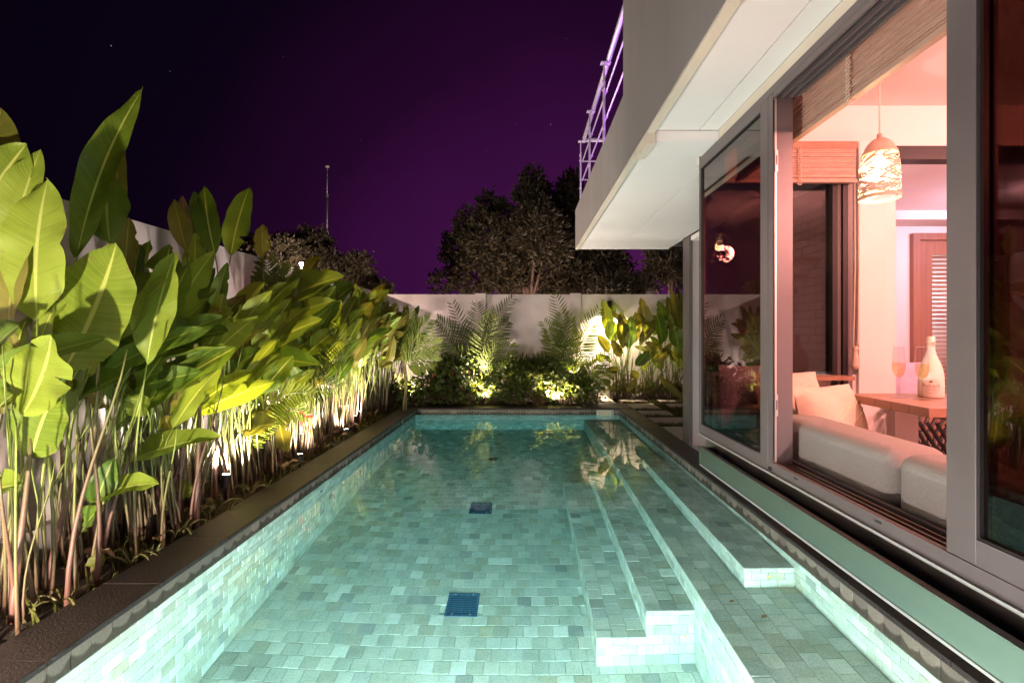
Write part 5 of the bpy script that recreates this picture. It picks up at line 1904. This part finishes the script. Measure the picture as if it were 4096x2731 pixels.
# --- low hedge along the far side of the pool
def shrub(x, y, w, h, label, n, lmin, lmax, mat='shrub', group='low shrubs behind the far coping', flowers=0, strap=False):
    t = thing('shrub', label, 'shrub', (x, y, -0.04), group)
    bl = []
    for k in range(6):
        bl.append((x + random.uniform(-.5, .5) * w, y + random.uniform(-.14, .14), h * random.uniform(.35, .72), w * random.uniform(.26, .40), 0.20, h * random.uniform(.24, .34)))
    b = MB()
    for q in bl:
        for k in range(4):
            b.tube([(x + random.uniform(-.4, .4) * w, y + random.uniform(-.1, .1), -.05), (q[0], q[1], q[2] * .6), (q[0] + random.uniform(-.1, .1), q[1], q[2] + .05)], [.008, .006, .003], 5)
    b.build('twigs', M['stem_red'], t)
    if strap:
        N = n
        P = np.array([(x + random.uniform(-.5, .5) * w, y + random.uniform(-.18, .18), h * random.uniform(.35, .75)) for _ in range(N // 9)])
        P = np.repeat(P, 9, 0)
        D = unit(RNG.normal(size=P.shape) * np.array([1, 1, .5]) + np.array([0, 0, .75]))
        U = unit(np.cross(D, RNG.normal(size=P.shape)))
        ln = RNG.uniform(lmin, lmax, len(P)) * 1.9
        stuff(quads_object('foliage', P, D, U, ln, ln * .11, M[mat], t))
    else:
        P, D, U, ln, wd = crown_leaves(bl, n // 4, 4, lmin, lmax, 0.2)
        stuff(quads_object('foliage', P, D, U, ln, wd * 1.55, M[mat], t))
    for k in range(flowers):
        fx, fz = x + random.uniform(-.5, .5) * w, h * random.uniform(.35, .85)
        MB().tube([(fx, y - .22, fz - .03), (fx + .005, y - .23, fz + .05)], [.010, .003], 6).build('flower_spike', M['bract'], t)


HX = [(-2.15, 9.42, .55, .46, 'low leafy shrub at the corner where the pool bed meets the far coping', 420, False, 0),
      (-1.78, 9.62, .52, .74, 'dark shrub with pink flower spikes behind the far coping, nearest the corner', 560, False, 4),
      (-1.24, 9.58, .50, .84, 'dark shrub with pink flower spikes below the left palm', 560, False, 4),
      (-1.45, 9.98, .7, 1.02, 'spiky strap leaved plant behind the shrubs left of the left palm', 380, True, 0),
      (-0.66, 9.72, .42, .62, 'glowing yellow shrub over the left uplight of the far bed', 380, False, 0),
      (-0.16, 9.60, .52, .80, 'dark shrub in the middle of the far bed', 560, False, 2),
      (0.05, 9.98, .8, 1.00, 'spiky strap leaved plant in the middle behind the shrubs', 380, True, 0),
      (0.32, 9.62, .46, .72, 'shrub half lit yellow, left of the starry spotlight', 480, False, 2),
      (0.86, 9.66, .46, .80, 'bright yellow lit shrub behind the starry spotlight', 480, False, 0),
      (1.26, 9.70, .40, .58, 'loose shrub at the end of the row next to the white kerb', 320, False, 0),
      (0.6, 10.0, .7, 1.00, 'spiky strap leaved plant behind the starry spotlight', 300, True, 0)]
for x, y, w, h, l, n, st, fl_ in HX:
    shrub(x, y, w, h, l, int(n * 1.5), 0.06 if not st else .12, 0.125 if not st else .19, flowers=fl_, strap=st)
for k, x in enumerate((2.05, 2.5, 2.95, 3.4)):
    shrub(x, 10.38, .45, .26, ('low dark strap plants at the foot of the lamp lit heliconia', 'low dark strap plants below the middle back wall heliconia',
                               'low dark strap plants under the drooping leaf', 'low dark strap plants at the foot of the grey column')[k], 130, .08, .14, 'fern',
          'low plants edging the back wall', strap=True)


# --- ferns and litter along the near bed
def fern(x, y, n, L, label):
    t = thing('fern', label, 'fern', (x, y, -0.03), 'small ferns along the dark coping')
    for k in range(n):
        a = random.uniform(0, 6.28)
        p0 = Vector((x, y, -0.03))
        dv = Vector((math.cos(a), math.sin(a), 0))
        p1 = p0 + dv * L * .5 + Vector((0, 0, L * .75))
        p2 = p0 + dv * L + Vector((0, 0, L * .35))
        frond(t, p0, p1, p2, 16, L * .16, M['fern'], L * .05, .05, seed=k, normal=(0, 0, 1))


FL = ['small fern beside the near end of the dark coping', 'small fern beside the coping below the brown bent leaf', 'small fern beside the coping under the low horizontal leaves',
      'small fern beside the coping among the reddest stems', 'small pale fern just before the blinding uplight', 'small fern just past the blinding uplight',
      'small fern beside the coping under the yellow palm frond', 'small fern beside the coping below the red bracts', 'small fern beside the coping near the pool corner']
for k, (yy, l) in enumerate(zip((2.12, 2.45, 2.9, 3.3, 3.75, 4.2, 4.9, 5.8, 7.0), FL)):
    fern(-2.36 - random.uniform(0, .06), yy, 6, random.uniform(.13, .2), l)
g = blades(1500, (-2.95, -2.32, 1.9, 10.2, -0.04), 0.03, 0.13, M['fern'], 'undergrowth', None, 0.006)
stuff(tag(g, 'low dark undergrowth and litter on the soil of the planted beds', 'undergrowth'))
for k in range(34):
    yy = random.uniform(2.0, 9.0)
    xx = random.uniform(-2.7, -2.34)
    a = random.uniform(0, 6.28)
    z = random.uniform(-.01, .05)
    if k == 0:
        lit = thing('leaf_litter', 'dry fallen heliconia leaves on the soil of the pool bed', 'leaf litter', (-2.5, 4, -.03))
    leaf_mesh('dry_leaf', M['leaf_dry'], lit, (xx, yy, z), (xx + .16 * math.cos(a), yy + .2 * math.sin(a), z + random.uniform(0, .10)), .06, (0, -.3, 1), .1, .4, .01, seed=k, nseg=8, ns=1)
# fallen leaves in the pool
for (x, y, z, l, s) in ((0.76, 3.62, -1.117, 'tiny yellow fallen leaf on the lowest long pool step', .022), (1.30, 3.00, -0.537, 'tiny brown fallen leaf on the broad pool step, near its outer edge', .03),
                        (1.42, 2.84, -0.537, 'tiny rusty fallen leaf on the broad pool step, beside the top step corner', .035), (-1.99, 7.05, -0.120, 'small green leaf floating at the waterline by the side wall', .05),
                        (1.22, 3.4, -0.537, 'tiny tan fallen leaf close to the top step riser', .02)):
    t = thing('fallen_leaf', l, 'fallen leaf', (x, y, z))
    leaf_mesh('blade', M['palm_yellow' if 'green' in l or 'yellow' in l else 'leaf_dry'], t, (x, y, z), (x + s * 1.2, y + s * .6, z + s * .15), s * .8, (0, 0, 1), .1, .3, .0, seed=1, nseg=6, ns=1)


# ================================================================== GARDEN LIGHTS
def spotlight(x, y, z, aim, power, label, color=WARM, cone=150, lens=True):
    t = thing('garden_spotlight', label, 'spotlight', (x, y, -0.04), 'ground spotlights in the planted beds')
    v = (Vector(aim) - Vector((x, y, z))).normalized()
    MB().tube([(x, y, -0.06), (x, y, z - 0.02)], 0.010, 6).build('spike', M['blackmetal'], t)
    p = Vector((x, y, z))
    MB().tube([p - v * 0.10, p - v * .02, p], [0.022, 0.030, 0.034], 14).build('housing', M['blackmetal'], t, smooth=False)
    MB().tube([p + v * 0.001, p + v * 0.004], [0.026, 0.026], 14).build('lens', M['lampglow'], t)
    lamp("garden_spot_light", p + v * 0.03, power, color, 0.025, spot=cone, aim=p + v, blend=0.5)


spotlight(-2.50, 4.02, 0.19, (-2.50, 4.25, 1.4), 270, 'blinding spotlight against the white wall among the bare stems', WHITE)
spotlight(-0.78, 9.44, 0.12, (-0.72, 10.0, 1.2), 260, 'spotlight at the foot of the yellow shrub below the left palm', WARM)
spotlight(-2.66, 5.75, 0.18, (-2.6, 5.9, 1.4), 300, 'spotlight hidden behind stems below the thin mast', WHITE)
spotlight(-2.36, 5.05, 0.10, (-2.60, 5.7, 1.6), 95, 'added low spotlight close to the dark coping just past the blinding one', WARM)  # added to brighten the dark leaves of the middle bed, no lamp known here
spotlight(-2.37, 6.40, 0.10, (-2.60, 7.0, 1.6), 95, 'added low spotlight close to the dark coping below the red bracts', WARM)  # also added, as fill for the leaves farther along the bed
spotlight(-2.52, 7.15, 0.16, (-2.5, 7.3, 1.4), 430, 'spotlight lighting stems yellow near the pool corner', WARM)
spotlight(-2.30, 9.66, 0.16, (-2.3, 9.9, 1.4), 330, 'spotlight behind the corner shrub', WARM)
spotlight(-0.84, 9.88, 0.42, (-0.88, 10.2, 1.6), 330, 'spotlight glowing inside the shrub below the left palm', WARM)
spotlight(0.62, 9.32, 0.10, (0.78, 9.9, 1.1), 330, 'starry bright spotlight just behind the far coping', WARM)
spotlight(1.02, 9.90, 0.42, (1.00, 10.2, 1.6), 300, 'spotlight inside the yellow lit shrub by the right pier', WARM)
# up and down lamp on the back wall
t = thing('wall_lamp', 'black box wall lamp shining down on the back wall behind heliconia leaves', 'wall lamp', (1.93, 10.68, 2.0))
boxo('body', M['blackmetal'], t, 1.88, 1.98, 10.63, 10.729, 1.93, 2.13)
boxo('diffuser', M['lampglow'], t, 1.89, 1.97, 10.64, 10.72, 1.925, 1.929)
lamp("wall_lamp_light", (1.93, 10.62, 1.88), 420, (1.0, 0.80, 0.50), 0.03, spot=150, aim=(1.93, 10.63, 0), blend=0.5)
